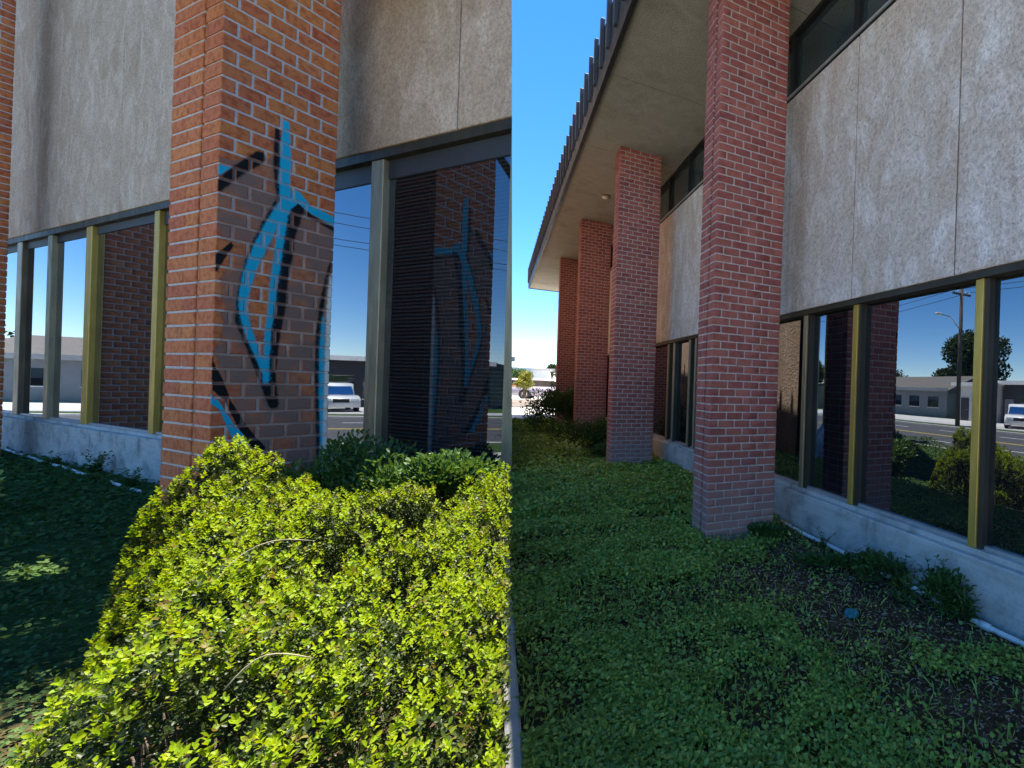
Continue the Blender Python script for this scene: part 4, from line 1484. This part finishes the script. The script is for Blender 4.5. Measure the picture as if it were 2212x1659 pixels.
def house(label, fr, a0, a1, d0, d1, h, wallm, roofm, gable=1.4, fascia='white_paint', win=(), door=None, name='house', z=GA):
    root = empty(name, fr.w(0, 0, z), fr.ang)
    tag(root, label, 'building')
    box('wall', wallm, root, a0, a1, d0, d1, -0.2, h)
    bm = bmesh.new()
    if gable > 0:
        extrude_poly(bm, [(d0 - .5, h), (d1 + .5, h), ((d0 + d1) / 2, h + gable)], 0, a0 - .4, a1 + .4)
    else:
        bbox(bm, a0 - .3, a1 + .3, d0 - .4, d1 + .3, h + .002, h + .25)
    rf = finish('roof', bm, roofm, root)
    box('roof_trim', fascia, rf, a0 - .42, a1 + .42, d0 - .56, d0 - .41 if gable <= 0 else d0 - .505, h - .05, h + .28)
    for (x0, x1, z0, z1) in win:
        w = box('window', 'car_glass', root, x0, x1, d0 - .03, d0 - .002, z0, z1)
        box('frame', 'white_paint', w, x0 - .06, x1 + .06, d0 - .02, d0 - .0015, z0 - .07, z0 - .001)
    if door:
        x0, x1, z1, dm = door
        w = box('door', dm, root, x0, x1, d0 - .05, d0 - .002, 0.0, z1)
        box('handle', 'chrome', w, x0 + .08, x0 + .16, d0 - .09, d0 - .051, 1.0, 1.05)
    return root


house('long low tan building with a white roof edge across the street', FB, 46, 74, 37, 47, 3.0, 'tan_wall', 'roof', 0, win=[(48 + 3 * i, 50 + 3 * i, 1.0, 2.2) for i in range(8)], door=(73, 74, 2.1, 'dark_wall'))
house('grey sided house with shallow shingled roof across the street', FB, 31, 41, 37, 45, 2.7, 'grey_wall', 'roof', 1.6, 'grey_wall', win=[(32 + 2.4 * i, 33.3 + 2.4 * i, 1.0, 2.1) for i in range(3)], door=(39.6, 40.6, 2.1, 'white_paint'))
house('small white box building beside the dark shop across the street', FB, 25.2, 28.6, 35.5, 41, 3.2, 'white_wall', 'white_wall', 0, 'white_wall', win=[(26.2, 27.2, 1.7, 2.6)], door=(27.5, 28.3, 2.1, 'dark_wall'))
house('dark shop with white trim across the street', FB, 12.5, 24.9, 36.5, 44, 3.4, 'dark_wall', 'roof', 0, 'white_paint', win=[(13.5 + 2.6 * i, 15.6 + 2.6 * i, 0.6, 2.3) for i in range(4)], door=(24.0, 24.8, 2.1, 'grey_wall'))
house('pale house with grey gable across the street near its end', FB, -14, 4, 38, 47, 2.9, 'white_wall', 'roof', 1.9, win=[(-12 + 3.4 * i, -10.4 + 3.4 * i, 0.9, 2.1) for i in range(4)], door=(2.2, 3.2, 2.1, 'wood'))
house('low white house far behind the slim brick pier', FB, 62, 78, -3.5, 6, 2.6, 'white_wall', 'pale_stone', 0, 'tan_wall', name='white_house', win=[(64, 66, .9, 2.0)], z=0.0)
# awning and block wall in the far lot
aw = empty('blue_awning', FB.w(0, 0, 0), FB.ang)
tag(aw, 'small blue awning on the far white house', 'awning')
bm = bmesh.new()
extrude_poly(bm, [(61.95, 2.3), (60.6, 1.85), (60.6, 1.75), (61.95, 2.2)], 1, -1.6, 1.0)
finish('cloth', bm, 'blue_cloth', aw)
for y in (-1.5, 0.9):
    tube_obj('post', 'white_paint', aw, [(60.7, y, 0), (60.7, y, 1.78)], 0.03, 6)
bw = empty('block_wall', FB.w(0, 0, 0), FB.ang)
tag(bw, 'low pale block wall across the bright far lot', 'wall')
for i in range(24):
    for r_ in range(2):
        y0 = -4.5 + i * 0.41 + (0.2 if r_ else 0)
        box('block', 'pale_stone', bw, 24.0, 24.2, y0, y0 + 0.40, r_ * 0.2 + 0.001, r_ * 0.2 + 0.198, 0.008)

tree('broad dark tree behind the grey house across the street', (*FB.w(37.5, 50)[:2], GA), 10.5, 4.6, 9000, 'leaf_tree', 31, 0.3, 0.42, group='trees across the street')
for i, (a_, d_, h_, r_) in enumerate([(58, 55, 8, 4.2), (70, 56, 8.5, 4.5), (86, 58, 9, 5), (22, 52, 7, 3.6), (10, 54, 7.5, 4), (-4, 56, 8, 4.4), (-18, 54, 7.2, 4), (100, 50, 9, 5), (48, 60, 7, 3.8), (-34, 52, 8, 4.4)]):
    tree(['leafy tree beyond the long tan building', 'rounded tree above the white roof edge', 'tall tree at the far bend of the street', 'tree behind the small white building', 'tree behind the dark shop', 'tree behind the pale gabled house', 'tree beside the pale gabled house', 'last tree along the far street', 'tree between the grey house and the tan building', 'tree at the near end of the street'][i],
         (*FB.w(a_, d_)[:2], GA), h_, r_, 4200, 'leaf_tree', 70 + i, 0.25, 0.45, group='trees across the street')
tree('added unseen leaning tree whose crown shades the lawn beside the near wing', (-8.6, 1.6, GA), 11.6, 2.3, 6000, 'leaf_tree', 33, 0.55, 0.24, off=(2.5, 3.4))  # out of view, put here so its crown shades the left lawn
tree('yellow-green shrub tree on the bright lot beyond the lawn', (-11.55, 24.8, 0.0), 1.95, 0.62, 1500, 'leaf_lime', 15, 0.12, 0.10, 'small_tree')
tree('teal-dark tree behind the far white house', (-25.0, 52, 0.0), 2.7, 1.2, 1500, 'leaf_cool', 16, 0.25, 0.2, 'far_tree')
for i, (x_, y_, h_) in enumerate([(-24.5, 70, 4.3), (-26.8, 72, 4.6), (-29.0, 71, 4.1)]):
    tree(['leftmost of the three far treetops above the white house', 'middle one of the three far treetops above the white house', 'rightmost of the three far treetops above the white house'][(1, 0, 2)[i] if False else [2, 1, 0][i]],
         (x_, y_, 0), h_, 1.1, 900, 'leaf_tree', 90 + i, 0.4, 0.25, 'far_tree', 'far treetops above the white house')


def pole(label, a_, d_, h, m, lamp, seed):
    root = empty('utility_pole', FB.w(a_, d_, GA), FB.ang)
    tag(root, label, 'pole', 'utility poles along the street')
    tube_obj('shaft', m, root, [(0, 0, -.2), (0, 0, h * .5), (0, 0, h)], [0.17, 0.145, 0.115], 10)
    for z_, w_ in ((h - .35, 1.3), (h - 1.7, 1.0)):
        cr = box('crossarm', m, root, -0.06, 0.06, -w_, w_, z_, z_ + .12)
        for y_ in (-w_ + .12, -w_ * .45, w_ * .45, w_ - .12):
            tube_obj('insulator', 'white_paint', cr, [(0, y_, z_ + .121), (0, y_, z_ + .30)], 0.04, 6)
    if lamp:
        arm = tube_obj('lamp_arm', 'chrome', root, [(0, 0, h * .62), (0, -1.2, h * .70), (0, -2.2, h * .71)], 0.04, 6)
        box('lamp_head', 'white_paint', arm, -.12, .12, -2.7, -2.15, h * .71 - .08, h * .71 + .06, 0.03)
    return root


PL = [(-22, 28, 11.0), (23.0, 28, 11.5), (56, 28, 11), (90, 28, 11)]
for i, (a_, d_, h_) in enumerate(PL):
    pole(['wooden utility pole at the near end of the street', 'dark wooden utility pole with lamp arm before the small white building', 'pale utility pole before the long tan building', 'far utility pole down the street'][i], a_, d_, h_, 'wood' if i < 2 else 'pale_wood', i == 1, i)
for j, (y_, z_) in enumerate(((-1.18, -.05), (1.18, -.05), (-.88, -1.4), (.88, -1.4))):
    wroot = empty('power_line', FB.w(0, 0, GA), FB.ang)
    tag(wroot, ['upper street-side power line', 'upper house-side power line', 'lower street-side power line', 'lower house-side power line'][j] + ' strung between the utility poles', 'cable', 'power lines')
    for i in range(len(PL) - 1):
        p, q = PL[i], PL[i + 1]
        pts = [(p[0] + (q[0] - p[0]) * t / 10, 28 + y_, p[2] + z_ + (q[2] - p[2]) * t / 10 - 0.7 * 4 * (t / 10) * (1 - t / 10)) for t in range(11)]
        tube_obj('span', 'rubber', wroot, pts, 0.022, 4)

car('white SUV parked on the forecourt before the dark shop', 'car_white', FB.w(20.6, 31.9, GA + .02), FB.ang - math.pi / 2 - 0.5, True, 'cars on the street')
car('dark car driving along the far lane of the street', 'car_dark', FB.w(-6, 25.4, GA - .10), FB.ang, False, 'cars on the street')
car('silver mauve car standing on the bright lot behind the yellow-green tree', 'car_mauve', (-13.0, 31.5, 0.012), 0.25, False, 'cars on the far lot')
car('red car at the far side of the bright lot beside the wing corner', 'car_red', (-18.2, 37.5, 0.012), 0.5, False, 'cars on the far lot')
sg = empty('street_sign', (-11.35, 22.9, 0.0))
tag(sg, 'slate blue sign board on a post beyond the lawn', 'sign')
tube_obj('post', 'chrome', sg, [(-0.35, 0, -.1), (-0.35, 0, 2.45)], 0.03, 8)
box('board', 'sign_blue', sg, -0.55, 0.16, -0.04, -0.015, 2.18, 2.42, 0.01)
